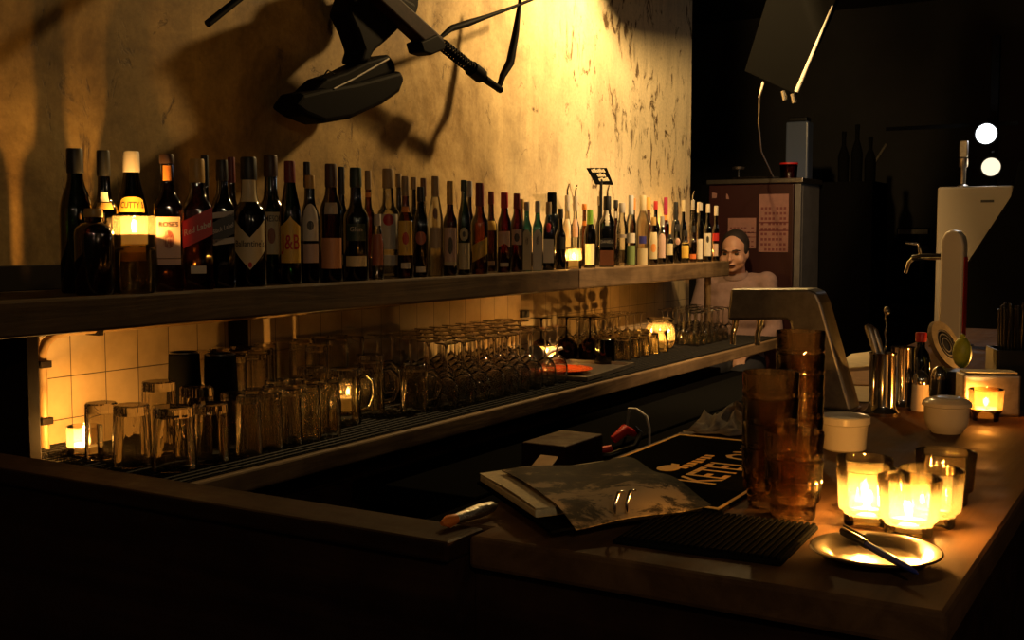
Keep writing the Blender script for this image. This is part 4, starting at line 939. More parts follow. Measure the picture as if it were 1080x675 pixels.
def salt(loc, label, c):
    t = thing('salt_shaker', label, 'shaker', loc, 0)
    put('shaker_body', MB().lathe([(0, 0), (.017, 0), (.0185, .004), (.0165, .05), (.0155, .056), (0, .056)], 20), c, t, smooth=40)
    put('shaker_top', MB().lathe([(.0165, .055), (.017, .062), (.014, .075), (.007, .082), (0, .083), ], 20), M['chrome'], t, smooth=40)
salt((q.x, q.y, BT), 'white salt shaker with chrome top beside the right steel tin', M['white_paper'])
q = onz(979, 428, BT)
salt((q.x + .015, q.y + .03, BT), 'small dark pepper shaker with chrome top behind the lidded bowl', M['black'])
# tilted oval hand mirror / strainer frame leaning behind
q = onz(988, 412, BT)
t = thing('oval_stand', 'tilted pale oval stand with a dark ribbed centre, behind the lidded bowl', 'stand', (q.x, q.y + .06, BT))
rot = Matrix.Translation((0, 0, .105)) @ Matrix.Rotation(math.radians(24), 4, 'Y') @ Matrix.Rotation(math.radians(-14), 4, 'X') @ Matrix.Rotation(math.radians(90), 4, 'X')
rot = Matrix.Translation((0, 0, .098)) @ Matrix.Rotation(math.radians(-27), 4, 'Y') @ Matrix.Rotation(math.radians(38), 4, 'Z') @ Matrix.Rotation(math.radians(90), 4, 'X') @ Matrix.Diagonal((.62, 1.3, 1, 1))
put('oval_frame', MB().lathe([(.030, 0), (.046, 0), (.048, .006), (.046, .024), (.030, .024), (.029, .012)], 40, closed=True, mat=rot), M['cloth'], t, smooth=40)
put('dark_centre', MB().lathe([(0, .008), (.030, .008), (.030, .018), (0, .020)], 36, mat=rot), M['black'], t, smooth=40)
mb = MB()
for r in (.012, .02, .027): mb.lathe([(r, .0185), (r + .002, .0185), (r + .002, .022), (r, .022)], 36, closed=True, mat=rot)
put('ribs', mb, M['steel_dull'], t, smooth=40)
put('foot', MB().lathe([(0, 0), (.024, 0), (.024, .008), (.014, .012), (.013, .05), (0, .05)], 24), M['black'], t, smooth=40)
# napkin box, straw holder, lime
q = onz(1040, 441, BT)
a = onz(1011, 444, BT); b = onz(1066, 446, BT)
t = thing('napkin_holder', 'brushed metal napkin box with small red letters, behind the smoky candle glass', 'napkin box', (b.x - .055, b.y + .085, BT), math.radians(24))
put('case', MB().box(-.056, .056, -.03, .03, 0, .085), M['steel_dull'], t, bevel=.006, seg=3)
put('napkins', MB().box(-.05, .05, -.024, .024, .085, .089), M['cream'], t, bevel=.002)
lettering('el', .022, M['red_ink'], t, lambda x, y: Vector((x + .002, -.0305, y + .045)))
nh = Vector((b.x - .055, b.y + .085, BT))
t = thing('straw_box', 'square black holder filled with black straws behind the napkin box', 'straw holder', (nh.x + .035, nh.y + .13, BT), math.radians(20))
mb = MB()
for (x0, x1, y0, y1, z0, z1) in [(-.05, .05, -.05, .05, 0, .004), (-.05, -.046, -.05, .05, .004, .125), (.046, .05, -.05, .05, .004, .125), (-.046, .046, -.05, -.046, .004, .125), (-.046, .046, .046, .05, .004, .125)]: mb.box(x0, x1, y0, y1, z0, z1)
put('box_shell', mb, M['black'], t, bevel=.001)
so = Vector((nh.x + .035, nh.y + .13, BT + .006))
for i in range(40):
    x, y = rnd(-.035, .035), rnd(-.035, .035); dx, dy = rnd(-.008, .008), rnd(-.008, .008); h = rnd(.195, .215)
    s_ = put('drinking_straw', MB().tube([(0, 0, 0), (dx, dy, h)], .0026, 6), M['black'], smooth=60, loc=(so.x + x, so.y + y, so.z))
    tag(s_, 'black drinking straw standing among many in the square black holder', 'straw', 'black straws in the holder')
q = onz(1018, 395, BT)
t = thing('lime', 'yellow green lime wedge piece standing beside the straw holder', 'lime', (q.x - .005, q.y + .12, BT))
t.location = (nh.x - .075, nh.y + .15, BT + .071)
put('lime_flesh', MB().ball((0, 0, .037), .02, (1, 1, 1.7)), M['lemon'], t, smooth=60)
put('lime_tip', MB().ball((0, 0, .072), .006), M['lemon'], t, smooth=60)
tag(put('garnish_tray', MB().box(-.05, .045, -.035, .035, 0, .07), M['black'], bevel=.004, loc=(nh.x - .075, nh.y + .15, BT)), 'black garnish caddy under the lime, left of the straw holder', 'caddy')
# papers lying on the bar
def paper(corners, z, m, label, th=.003):
    ps = [onz(px, py, z) for px, py in corners]; c0 = sum(ps, Vector()) / 4
    tag(put('menu_card', MB().prism([p_ - c0 for p_ in ps], (0, 0, th)), m, loc=c0, bevel=.0006), label, 'menu card', 'menu cards on the far bar')
paper([(874, 391), (925, 386), (930, 370), (898, 374)], BT + .0005, M['cream'], 'pale menu card farthest back on the bar beyond the steel tins')
paper([(880, 406), (918, 407), (925, 391), (895, 393)], BT + .0005, M['woodpale'], 'darker printed menu card between the two pale ones on the bar')
paper([(876, 424), (920, 425), (922, 409), (880, 407)], BT + .0005, M['cream'], 'pale menu card nearest the steel tins on the bar')
# crumpled cloth at the inner bar edge
mb = MB(); g = []
cc = onz(757, 456, BT)
for i in range(19):
    row = []
    for j in range(13):
        u, v = i / 18 - .5, j / 12 - .5
        edge = max(0, 1 - (2 * max(abs(u), abs(v))) ** 4)
        row.append(mb.bm.verts.new((v * .10 + .012 * sin(i * .8), u * .30 + .008 * sin(j), .004 + edge * (.014 + .011 * sin(i * 1.3 + j * .7) + .008 * sin(j * 1.9 - i * .5)))))
    g.append(row)
for i in range(18):
    for j in range(12): mb.bm.faces.new((g[i][j], g[i+1][j], g[i+1][j+1], g[i][j+1]))
o_ = put('bar_cloth', mb, M['cloth'], smooth=80, loc=(-.735, 2.06, BT + .004)); o_.modifiers.new('thickness', 'SOLIDIFY').thickness = .003
tag(o_, 'crumpled grey bar cloth at the inner edge beyond the printed mat', 'cloth')
# white draught column
q = onz(1004, 372, BT); TY = 3.9
t = thing('beer_font', 'white rounded draught column with a red side stripe and a chrome tap', 'beer tap', (-.668, TY, BT))
put('column', MB().prism([(x, -.04, z) for x, z in [(-.036, .003), (.036, .003), (.036, .33), (.030, .355), (.016, .372), (-.004, .378), (-.022, .370), (-.034, .345)]], (0, .08, 0)), M['white_tap'], t, bevel=.008, seg=3)
put('red_stripe', MB().box(.0362, .0385, -.032, .032, .03, .29), M['red'], t, bevel=.001)
put('base_plate', MB().box(-.06, .06, -.06, .06, 0, .003), M['chrome'], t, bevel=.001)
f = put('tap_body', MB().tube([(-.036, 0, .29), (-.10, 0, .29), (-.13, 0, .285)], [.010, .012, .010], 12), M['chrome'], t, smooth=40)
put('spout', MB().tube([(-.125, 0, .285), (-.140, 0, .27), (-.15, 0, .235)], [.008, .007, .006], 10), M['chrome'], f, smooth=50)
put('lever', MB().tube([(-.105, 0, .30), (-.112, -.004, .33), (-.150, -.01, .335)], [.005, .005, .006], 8), M['chrome'], f, smooth=50)

# ---------------------------------------------------------------- behind the bar, low
def at(px, py, z=UB): 
    q = onz(px, py, z); return q
q = at(583, 512)
tag(put('back_ledge', MB().box(-1.782, -1.42, 2.2, 4.9, UB - .05, UB), M['matte_black'], bevel=.004), 'low black ledge below the glass shelf, holding the red clamp and wooden box', 'ledge')
q = at(585, 516)
t = tag(put('crate', MB().box(-.07, .05, -.10, .10, .0, .115), M['panel'], bevel=.004, loc=(q.x, q.y + .06, UB)), 'dark wooden box on the low ledge behind the notebook', 'box')
tag(put('wood_block', MB().prism([(-.02, -.09, 0), (.03, -.09, 0), (.03, .07, .075), (-.02, .07, .075)], (0, .03, .02)), M['woodpale'], bevel=.002, loc=(at(562, 520).x + .04, at(562, 520).y - .10, UB)), 'slanted pale wood piece leaning behind the notebook', 'wood piece')
q = at(640, 482)
t = thing('red_clamp', 'small red gripping clamp with a black curved handle behind the printed mat', 'clamp', (q.x + .02, q.y, UB))
put('red_grip', MB().tube([(0, 0, .05), (.02, .03, .075), (.03, .07, .06)], [.012, .016, .010], 8), M['red'], t, smooth=50)
put('red_jaw', MB().tube([(-.03, -.02, .02), (-.005, 0, .025)], .011, 8), M['red'], t, smooth=50)
put('curved_handle', MB().tube([(-.05, -.03, .006), (.0, -.02, .01), (.05, .03, .03), (.05, .07, .06), (.03, .07, .075)], .008, 8), M['black'], t, smooth=50)
q = at(685, 470)
tag(put('white_cable', MB().tube([(q.x, q.y, UB + .004), (q.x, q.y, UB + .05), (q.x - .01, q.y + .0, UB + .085), (q.x - .05, q.y + .02, UB + .10), (q.x - .09, q.y + .05, UB + .095), (q.x - .12, q.y + .1, UB + .02)], .004, 8), M['white_paper'], smooth=60), 'thin white cable arching up behind the printed mat', 'cable')
q = onz(490, 555, BT)
t = thing('foil_packet', 'twisted silver foil packet with an orange end, lying at the bar corner by the notebook', 'packet', (q.x, q.y, BT))
a = onz(466, 559, BT) - q; b = onz(519, 544, BT) - q
a.z, b.z = .008, .012
put('foil', MB().tube([a + (b - a) * .25, a + (b - a) * .5, a + (b - a) * .75, b, b + (b - a) * .12], [.006, .008, .009, .007, .001], 10), M['foil'], t, smooth=40)
put('orange_end', MB().tube([a, a + (b - a) * .12, a + (b - a) * .27], [.003, .008, .0065], 10), M['orange'], t, smooth=40)

# ---------------------------------------------------------------- machine hung on the plaster wall
MX = -2.12
O = onx(400, 50, MX)
def mp(px, py, x=MX): return onx(px, py, x) - O
t = thing('wall_machine', 'black sewing-machine-like contraption with coil spring and hinged rods hung on the gold wall', 'wall sculpture', O)
def slab(name, pts, x0, th, m, bev=.008, par=None):
    return put(name, MB().prism([mp(a, b, x0) for a, b in pts], (-th, 0, 0)), m, par or t, bevel=bev, seg=3)
hs = slab('housing', [(310, 112), (320, 98), (345, 92), (380, 86), (424, 74), (428, 84), (423, 97), (405, 110), (372, 125), (344, 130), (324, 122)], MX + .02, .09, M['machine'], .014)
slab('housing_cover', [(330, 96), (345, 82), (366, 75), (388, 64), (411, 57), (417, 66), (419, 76), (378, 90), (346, 97)], MX + .015, .08, M['machine'], .010, hs)
put('cover_rib', MB().tube([mp(352, 94, MX + .018), mp(372, 84, MX + .018), mp(410, 62, MX + .018)], .003, 6), M['steel_dull'], hs)
nk = slab('neck_joint', [(368, 14), (374, -6), (420, -8), (440, 4), (438, 14), (410, 42), (396, 54), (390, 66), (380, 66), (384, 52), (378, 34)], MX + .02, .08, M['machine'], .012)
put('joint_disc', MB().lathe([(0, -.03), (.075, -.03), (.08, -.024), (.08, .024), (.075, .03), (0, .03)], 32, mat=Matrix.Translation(mp(418, -4, MX - .02)) @ Matrix.Rotation(PI / 2, 4, 'Y')), M['machine'], t, smooth=40)
slab('main_arm', [(396, -4), (412, -12), (470, 41), (464, 51), (458, 53)], MX + .055, .05, M['rust'], .008)
slab('arm_head', [(444, 44), (462, 36), (470, 44), (470, 52), (456, 58), (447, 55)], MX + .06, .06, M['machine'], .006)
s0, s1 = mp(466, 47), mp(506, 79)
ax = (s1 - s0).normalized(); pv = ax.cross(Vector((1, 0, 0))).normalized(); qv = Vector((1, 0, 0))
put('coil_spring', MB().tube([s0 + (s1 - s0) * (i / 160) + (pv * cos(i * .6) + qv * sin(i * .6)) * .018 for i in range(161)], .0036, 6), M['machine'], t, smooth=60)
put('spring_rod', MB().tube([s0, mp(527, 94)], .008, 10), M['machine'], t, smooth=50)
put('collar', MB().tube([mp(497, 72), mp(507, 80)], .026, 12), M['machine'], t, smooth=50)
put('rod_end', MB().tube([mp(511, 83), mp(528, 95)], [.014, .012], 10), M['machine'], t, smooth=50)
put('hinged_link', MB().tube([mp(525, 96), mp(530, 80), mp(538, 66), mp(544, 34), mp(548, 4), mp(550, -14)], [.008, .012, .016, .013, .007, .005], 8), M['machine'], t, smooth=50)
put('long_rod', MB().tube([mp(464, 40), mp(476, 30), mp(492, 25), mp(512, 18), mp(540, 8), mp(570, -4)], [.006, .011, .012, .008, .006, .005], 8), M['machine'], t, smooth=50)
put('loose_wire', MB().tube([mp(336, 96), mp(338, 84), mp(346, 74), mp(352, 78)], .002, 6), M['machine'], t)
put('wall_bracket', MB().tube([mp(418, -4, MX), mp(418, -4, MX) + Vector((WX - MX + .003, 0, 0))], .022, 10), M['machine'], t, smooth=50)
bb = onx(240, 10, -2.12)
t = thing('iron_bar', 'black iron bar end reaching down from the top of the plaster wall, at left', 'bar', bb)
put('rod', MB().tube([onx(219, 25, -2.12) - bb, onx(268, -14, -2.12) - bb, onx(300, -40, -2.12) - bb], .010, 8), M['machine'], t, smooth=50)
put('wall_fixing', MB().tube([onx(300, -40, -2.12) - bb, onx(300, -40, -2.12) - bb + Vector((WX + .12 + 2.0 - 2.0 + .0, 0, 0)) + Vector((2.12 - 2.12, 0, 0))], .008, 8) if False else MB().tube([onx(300, -40, -2.12) - bb, onx(300, -40, -2.12) - bb + Vector((-.148, 0, 0))], .008, 8), M['machine'], t)

# ---------------------------------------------------------------- far end of the room
# refrigerator with posters
t = thing('refrigerator', 'tall dark refrigerator with pinkish posters on its door behind the man', 'refrigerator', (-2.375, 7.1, 0))
put('cabinet_body', MB().box(-.30, .30, -.16, .20, 0, 1.78), M['grey_enamel'], t, bevel=.006)
put('top_panel', MB().box(-.31, .312, -.21, .22, 1.78, 1.81), M['steel'], t, bevel=.004)
d = put('door', MB().box(-.295, .255, -.20, -.16, .08, 1.775), M['fridge_red'], t, bevel=.006)
put('door_edge', MB().box(.258, .298, -.195, -.16, .02, 1.775), M['grey_enamel'], t, bevel=.004)
put('handle', MB().tube([(-.25, -.20, 1.0), (-.25, -.235, 1.02), (-.25, -.235, 1.35), (-.25, -.20, 1.37)], .009, 8), M['steel'], d, smooth=50)
def poster(px0, py0, px1, py1, label, rows_, head=.2):
    a = ony(px0, py0, 6.898); b = ony(px1, py1, 6.898); w_, h_ = b.x - a.x, a.z - b.z
    t = thing('poster', label, 'poster', (a.x, 6.898, b.z))
    put('sheet', MB().box(0, w_, -.002, 0, 0, h_), M['poster'], t)
    mb = MB()
    for r in range(rows_):
        z = h_ * (1 - head) * (r + .5) / rows_
        for c in range(7):
            if (r * 5 + c * 3) % 7 == 0: continue
            x = w_ * (.07 + c * .128); mb.box(x, x + w_ * .085, -.0028, -.002, z - h_ * .022, z + h_ * .022)
    mb.box(0, w_, -.0028, -.002, h_ * .36, h_ * .385); mb.box(0, w_, -.0028, -.002, h_ * .50, h_ * .525)
    put('printed_rows', mb, M['poster_ink'], t)
poster(801, 205, 831, 266, 'tall pinkish calendar poster with printed rows on the refrigerator door', 9)
poster(768, 230, 797, 262, 'lower pinkish poster half hidden by the head of the man', 5, .25)
for i, (px, py, sx) in enumerate([(751, 209, .03), (766, 210, .02)]):
    a = ony(px, py, 6.898)
    tag(put('sticker', MB().prism([(0, 0, 0), (sx, 0, 0), (sx * (1.1 - i * .6), 0, .03), (0, 0, .035)], (0, -.002, 0)), M['poster'], loc=(a.x, 6.898, a.z)), ['small pale sticker at the upper left of the refrigerator door', 'tiny pale corner sticker right of the other on the refrigerator door'][i], 'sticker')
# things on top of the refrigerator
a = ony(832, 180, 7.05)
t = thing('red_container', 'dark red translucent container on top of the refrigerator', 'container', (a.x, 7.05, 1.811))
put('tub', MB().lathe([(0, 0), (.045, 0), (.05, .01), (.055, .085), (.05, .09), (0, .09)], 24), M['ruby'], t, smooth=40)
put('lid', MB().lathe([(0, .09), (.057, .09), (.057, .1), (0, .102)], 24), M['red'], t, smooth=40)
a = ony(779, 180, 7.05)
t = thing('small_lamp_stand', 'small dark stand with flat head on the left of the refrigerator top', 'stand', (a.x, 7.05, 1.811))
put('stem', MB().lathe([(0, 0), (.03, 0), (.03, .008), (.008, .012), (.008, .07), (0, .07)], 16), M['black'], t, smooth=40)
put('head', MB().lathe([(0, .07), (.035, .07), (.04, .085), (0, .09)], 16), M['steel_dull'], t, smooth=40)
tag(put('flat_tray', MB().lathe([(0, 0), (.12, 0), (.15, .012), (.148, .014), (.118, .003), (0, .003)], 32), M['steel'], smooth=40, loc=(-2.42, 7.06, 1.811)), 'flat steel tray lying on the middle of the refrigerator top', 'tray')
# hanging screen over the far end with a light streak put on one edge as white colour
a0, a1, a2 = Vector((-1.728, 4.95, 2.179)), Vector((-1.50, 4.95, 2.08)), Vector((-1.33, 4.95, 2.47))
oS = (a0 + a1) / 2
pan = [ony(785, 75, 4.95), ony(837, 99, 4.95), ony(880, 4, 4.95), ony(905, -60, 4.95), ony(835, -88, 4.95)]
t = thing('hanging_screen', 'tilted dark flat screen hanging from the ceiling, one edge whitened as a streak of light', 'screen', oS)
put('screen_panel', MB().prism([p_ - oS for p_ in pan], (0, .05, 0)), M['matte_black'], t, bevel=.004)
e0, e1 = ony(840, 97, 4.945), ony(878, 6, 4.945)
put('glint_edge', MB().tube([e0 - oS, e1 - oS], [.011, .004], 8), M['white_paper'], t, smooth=50)  # white tapered tube, the bright light streak put in as colour
put('ceiling_arm', MB().tube([(pan[3] + pan[4]) / 2 - oS + Vector((0, .025, 0)), Vector(((pan[3].x + pan[4].x) / 2, 4.975, 3.2)) - oS], .02, 10), M['iron'], t, smooth=50)
for i, (px, py) in enumerate([(826, 101), (836, 104)]):
    p_ = ony(px, py, 4.95) - oS; put('connector', MB().tube([p_ + Vector((0, .0, .02)), p_ + Vector((.01, 0, -.02))], .012, 10), M['steel'], t, smooth=50)
cb = ony(805, 86, 4.97)
tag(put('hanging_cable', MB().tube([cb, ony(801, 102, 4.97), ony(800, 130, 5.6), ony(803, 160, 6.4), Vector((ony(808, 184, 6.97).x + .05, 6.97, 1.815))], [.006, .005, .004, .004, .004], 6), M['white_paper'], smooth=60), 'thin pale cable drooping from the hanging screen to the refrigerator', 'cable')
a = ony(836, 140, 7.3)
t = thing('glass_canister', 'tall bluish glass jar standing high behind the refrigerator', 'jar', (a.x, 7.45, 1.80))
put('jar_body', MB().box(-.075, .075, -.06, .06, 0.0, .40), M['blue_jar'], t, bevel=.012, seg=3)
put('jar_lid', MB().box(-.06, .06, -.05, .05, .40, .43), M['black'], t, bevel=.006)
tag(put('rear_cabinet', MB().box(-2.9, -1.75, 7.335, 7.75, 0, 1.80), M['matte_black'], bevel=.005), 'plain black cabinet behind the refrigerator carrying the bluish jar', 'cabinet')
for i, (px, h) in enumerate([(866, .30), (877, .34), (888, .26)]):
    a = ony(px, 175, 7.55)
    t = thing('dark_bottle', '%s of three dim dark bottles on the black cabinet at the back' % ORD[i], 'bottle', (-1.98 + i * .085, 7.5, 1.80))
    put('glass_body', MB().lathe([(0, 0), (.034, 0), (.036, h * .55), (.026, h * .68), (.013, h * .8), (.013, h), (0, h)], 20), M['matte_black'], t, smooth=40)
    put('cap', MB().lathe([(0, h), (.015, h), (.015, h + .03), (0, h + .03)], 14), M['matte_black'], t, smooth=40)
# off-white cooler cabinet and the leaning dark cover on its right
t = thing('cooler_cabinet', 'off-white enamelled cooler cabinet behind the white draught column', 'cabinet', (-.94, 6.2, 0))
put('cooler_body', MB().box(-.175, .175, -.20, .25, 0, 1.70), M['cool_box'], t, bevel=.012, seg=3)
put('badge', MB().box(.03, .09, -.203, -.20, 1.62, 1.632), M['ink'], t)
tag(put('dark_cover', MB().prism([ony(1018, 280, 5.9) - Vector((-.7, 5.9, 1.3)), ony(1066, 207, 5.9) - Vector((-.7, 5.9, 1.3)), ony(1075, 170, 5.9) - Vector((-.7, 5.9, 1.3)), ony(1130, 170, 5.9) - Vector((-.7, 5.9, 1.3)), Vector((.25, 0, -1.3)), Vector((-.28, 0, -1.3))], (0, .06, 0)), M['matte_black'], loc=(-.7, 5.9, 1.3), bevel=.01), 'dark slanted board leaning across the right of the off-white cooler', 'board')
# two round lamps on a rail above the cooler
def spot(px, py, r, m_em, label, power, col):
    q = ony(px, py, 6.35)
    t = thing('round_lamp', label, 'lamp', q, 0, 'round lamps over the cooler')
    mt = Matrix.Rotation(PI / 2, 4, 'X')
    put('lamp_housing', MB().lathe([(0, -.10), (r * .5, -.10), (r * 1.08, -.05), (r * 1.1, 0), (r * 1.0, .0), (r * .95, -.02), (0, -.03)], 28, mat=mt), M['iron'], t, smooth=40)
    put('lamp_lens', MB().lathe([(0, .006), (r * .6, .004), (r * .98, -.004), (r * .98, -.012), (0, -.012)], 28, mat=mt), m_em, t, smooth=50)
    put('bracket', MB().tube([(0, .07, 0), (0, .11, .0), (0, .11, .06), (0, .05, .08)], .008, 8), M['iron'], t, smooth=50)
    point_light('round_lamp_light', q + Vector((0, -.05, 0)), power, col, .03)
spot(1040, 141, .052, emit('cool_lamp_lens', (.9, .95, 1.0), 5.0), 'bright cool white round lamp, upper of the two above the cooler', 1.6, (.85, .92, 1.0))
spot(1045, 176, .047, emit('warm_lamp_lens', (1.0, .85, .58), 1.3), 'dimmer warm round lamp, lower of the two above the cooler', .5, (1.0, .8, .5))
q = ony(1045, 158, 6.4)
t = thing('lamp_rail', 'dark upright rail carrying the two round lamps behind the cooler', 'rail', (q.x, 6.467, 0))
put('upright', MB().box(-.02, .02, 0, .04, 0, 2.5), M['matte_black'], t, bevel=.003)
put('crossbar', MB().box(-.55, .12, -.005, .0, 2.03, 2.05), M['matte_black'], t, bevel=.002)
q = ony(1018, 172, 6.25)
t = thing('tap_head', 'small pale tap head standing on the cooler under the round lamps', 'tap', (q.x, 6.2, 1.70))
put('tap_stem', MB().lathe([(0, 0), (.028, 0), (.028, .01), (.014, .02), (.014, .10), (.022, .11), (.022, .15), (0, .155)], 16), M['steel_dull'], t, smooth=40)
put('tap_handle', MB().box(-.02, .02, -.012, .012, .155, .24), M['steel_dull'], t, bevel=.005)
# wall cable and wall plaques at the dark back
tag(put('wall_cable', MB().tube([ony(935, 152, 8.98), ony(922, 172, 8.98), ony(921, 195, 8.98), ony(928, 225, 8.98), ony(931, 300, 8.98), ony(931, 330, 8.98)], .010, 6), M['cloth'], smooth=60), 'thin grey cable curving down the black far wall', 'cable')
a = ony(946, 240, 8.985)
t = thing('dark_notice', 'small dim rectangular notice on the black far wall', 'notice', a)
put('notice_board', MB().box(0, .24, -.012, .012, -.13, 0), M['iron'], t, bevel=.003)
put('notice_face', MB().box(.012, .228, -.015, -.012, -.05, -.015), M['cloth'], t)
tag(put('rear_counter', MB().box(-2.6, -.85, 7.85, 8.6, 0, 1.0), M['matte_black'], bevel=.006), 'low black counter across the back of the room', 'counter')
for i, (px, h, m_) in enumerate([(872, .13, 'cloth'), (884, .10, 'panel'), (905, .17, 'cloth'), (926, .2, 'panel')]):
    a = ony(px, 330, 8.1)
    o_ = put('storage_box', MB().box(-.035, .035, -.06, .06, 0, h), M[m_], bevel=.006, loc=(a.x, 8.1, 1.0))
    tag(o_, '%s dim box from the left on the low black back counter' % ORD[i], 'box')

# ---------------------------------------------------------------- the man by the refrigerator
def fuse(name, mb, m, parent, voxel=.009, it=4):
    o_ = put(name, mb, m, parent)
    r = o_.modifiers.new('r', 'REMESH'); r.mode = 'VOXEL'; r.voxel_size = voxel
    k = o_.modifiers.new('s', 'SMOOTH'); k.iterations = it; k.factor = .5
    pr = o_.parent; o_.parent = None
    bpy.context.view_layer.update()
    me = bpy.data.meshes.new_from_object(o_.evaluated_get(bpy.context.evaluated_depsgraph_get()))
    o_.modifiers.clear(); o_.data = me; o_.parent = pr
    me.materials.clear(); me.materials.append(m)
    me.polygons.foreach_set('use_smooth', [True] * len(me.polygons))
    return o_
def limb(mb, pts, rs):
    V = [Vector(p_) for p_ in pts]
    mb.tube(V, list(rs), 14)
    for p_, r in zip(V, rs): mb.ball(p_, r * .995, n=14)
man = thing('person', 'man in a mauve grey shirt seated behind the far shelf end, face lit by candlelight', 'person', (-2.375, 6.60, 0), .12)
sz = .585  # seat height
hip, chest, neckb = Vector((0, .03, sz + .09)), Vector((0, .02, sz + .42)), Vector((0, .01, sz + .62))
SH = [Vector((s_ * .185, .015, sz + .595)) for s_ in (-1, 1)]
EL = [Vector((s_ * .245, -.03, sz + .31)) for s_ in (-1, 1)]
WR = [Vector((s_ * .13, -.25, sz + .19)) for s_ in (-1, 1)]
HP = [Vector((s_ * .09, .02, sz + .085)) for s_ in (-1, 1)]
KN = [Vector((s_ * .13, -.40, sz + .07)) for s_ in (-1, 1)]
AN = [Vector((s_ * .14, -.36, .10)) for s_ in (-1, 1)]
hd = Matrix.Translation((0, -.045, sz + .765)) @ Matrix.Rotation(-.04, 4, 'Z') @ Matrix.Rotation(.14, 4, 'X')
mb = MB()
mb.ball(hip, .15, (1.1, .8, .8)); mb.ball((hip + chest) / 2, .14, (1.1, .75, 1.25)); mb.ball(chest, .165, (1.1, .72, 1.0)); mb.ball(chest + Vector((0, .01, .12)), .15, (1.2, .66, .65))
limb(mb, [neckb - Vector((0, 0, .05)), neckb + Vector((0, -.015, .05)), neckb + Vector((0, -.035, .12))], [.062, .057, .054])
def hb_(c, r, sc=(1, 1, 1)): mb.ball(hd @ Vector(c), r, sc, rot=hd.to_3x3(), n=16)
hb_((0, .012, .035), .094, (.82, 1.05, 1.0)); hb_((0, -.012, -.02), .082, (.90, 1.0, 1.08)); hb_((0, -.030, -.068), .052, (1.12, .98, .72)); hb_((0, -.068, -.088), .020, (1.2, .8, .8))
hb_((0, -.088, .030), .030, (1.7, .5, .35)); hb_((0, -.102, -.005), .012, (.8, 1, 1.8)); hb_((0, -.110, -.022), .015, (1.0, 1.0, .8))
for s_ in (-1, 1):
    hb_((s_ * .044, -.062, -.026), .032, (1, .8, 1.0)); hb_((s_ * .033, -.068, .008), .020, (1.1, .7, .8)); hb_((s_ * .045, -.045, -.055), .030, (.9, .9, 1.0)); hb_((s_ * .077, .012, -.005), .020, (.4, .8, 1.5))
hb_((0, -.093, -.055), .016, (1.5, .6, .55))
for i in (0, 1):
    limb(mb, [SH[i], (SH[i] + EL[i]) / 2, EL[i]], [.052, .046, .038]); limb(mb, [EL[i], EL[i] * .6 + WR[i] * .4, WR[i]], [.039, .038, .026])
    limb(mb, [HP[i], (HP[i] + KN[i]) / 2, KN[i]], [.088, .078, .056]); limb(mb, [KN[i], KN[i] * .65 + AN[i] * .35, AN[i]], [.055, .054, .036])
    limb(mb, [AN[i], AN[i] + Vector((0, -.10, -.05)), AN[i] + Vector((0, -.17, -.065))], [.036, .034, .028])
    s_ = (-1, 1)[i]
    pm = WR[i] + Vector((-s_ * .02, -.055, -.02))
    limb(mb, [WR[i], pm], [.026, .032]); mb.ball(pm, .038, (1.05, 1.0, .5))
    for f in range(4):
        b0 = pm + Vector(((f - 1.5) * .019, -.028, -.003)); ln = [.85, 1.0, .95, .75][f]
        limb(mb, [b0, b0 + Vector((0, -.034 * ln, -.010)), b0 + Vector((0, -.052 * ln, -.030)), b0 + Vector((0, -.054 * ln, -.048))], [.0098, .0092, .0086, .0080])
    limb(mb, [pm + Vector((-s_ * .022, .02, 0)), pm + Vector((-s_ * .048, -.008, -.008)), pm + Vector((-s_ * .052, -.034, -.018))], [.012, .0105, .009])
fuse('body', mb, M['skin'], man, .0065, 5)
mb = MB()
mb.ball((0, .03, sz + .14), .16, (1.12, .84, .75)); mb.ball((hip + chest) / 2, .152, (1.12, .8, 1.3)); mb.ball(chest, .178, (1.12, .76, 1.0)); mb.ball(chest + Vector((0, .01, .12)), .16, (1.24, .72, .68))
for i in (0, 1):
    limb(mb, [chest + Vector(((-1, 1)[i] * .09, .012, .16)), SH[i], (SH[i] + EL[i]) / 2, EL[i]], [.072, .066, .060, .052]); limb(mb, [EL[i], EL[i] * .5 + WR[i] * .5, EL[i] * .1 + WR[i] * .9], [.052, .048, .038])
fuse('shirt', mb, M['shirt'], man, .010, 4)
mb = MB()
mb.lathe([(.058, 0), (.082, -.03), (.084, -.02), (.068, .008), (.062, .008), (.060, .0)], 24, closed=True, mat=Matrix.Translation(neckb + Vector((0, -.002, .025))) @ Matrix.Rotation(.15, 4, 'X'))
put('collar', mb, M['shirt'], man, smooth=60)
mb = MB(); mb.ball(hip, .165, (1.12, .86, .72))
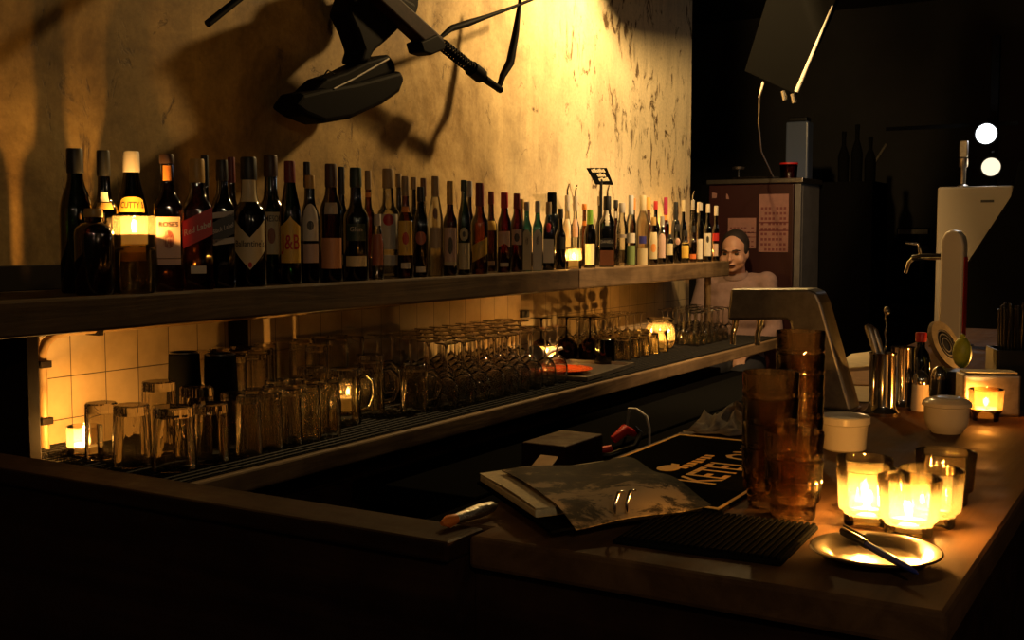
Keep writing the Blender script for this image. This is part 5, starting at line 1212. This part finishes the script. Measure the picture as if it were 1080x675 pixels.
for i in (0, 1):
    limb(mb, [HP[i], (HP[i] + KN[i]) / 2, KN[i]], [.099, .09, .068]); limb(mb, [KN[i], KN[i] * .5 + AN[i] * .5, AN[i]], [.068, .064, .055])
fuse('trousers', mb, M['trousers'], man, .011, 3)
for i in (0, 1):
    mb = MB(); limb(mb, [AN[i] + Vector((0, .02, -.05)), AN[i] + Vector((0, -.08, -.052)), AN[i] + Vector((0, -.20, -.060))], [.046, .046, .038]); mb.ball(AN[i], .05)
    sh_ = fuse('shoe', mb, M['matte_black'], man, .009, 2)
mb = MB()
def hh(c, r, sc): mb.ball(hd @ Vector(c), r, sc, rot=hd.to_3x3(), n=20)
hh((0, .030, .055), .096, (.86, 1.0, .92)); hh((0, .055, .0), .085, (.92, .8, 1.0))
for s_ in (-1, 1): hh((s_ * .066, .0, .03), .03, (.6, 1.1, 1.3))
fuse('hair', mb, M['hair'], man, .007, 2)
for s_ in (-1, 1):
    mb = MB(); mb.ball(hd @ Vector((s_ * .033, -.079, .009)), .0115, (1.3, .7, .7), rot=hd.to_3x3()); put('eye', mb, M['ink'], man, smooth=60)
    mb = MB(); mb.tube([hd @ Vector((s_ * .016, -.105, .030)), hd @ Vector((s_ * .036, -.100, .036)), hd @ Vector((s_ * .055, -.082, .030))], .0045, 6); put('eyebrow', mb, M['hair'], man, smooth=60)
mb = MB(); mb.tube([hd @ Vector((x, y, -.056)) for x, y in ((-.026, -.090), (-.012, -.1015), (0, -.104), (.012, -.1015), (.026, -.090))], .004, 6); put('mouth', mb, M['rust'], man, smooth=60)
t = thing('bar_stool', 'plain dark round stool under the seated man', 'stool', (-2.375, 6.62, 0))
put('seat', MB().lathe([(0, sz - .075), (.16, sz - .075), (.17, sz - .06), (.17, sz - .045), (.15, sz - .036), (0, sz - .036)], 28), M['black'], t, smooth=40)
for i in range(4):
    a = PI / 4 + i * PI / 2
    put('leg', MB().tube([(.10 * cos(a), .10 * sin(a), sz - .076), (.17 * cos(a), .17 * sin(a), 0)], .014, 8), M['iron'], t, smooth=50)
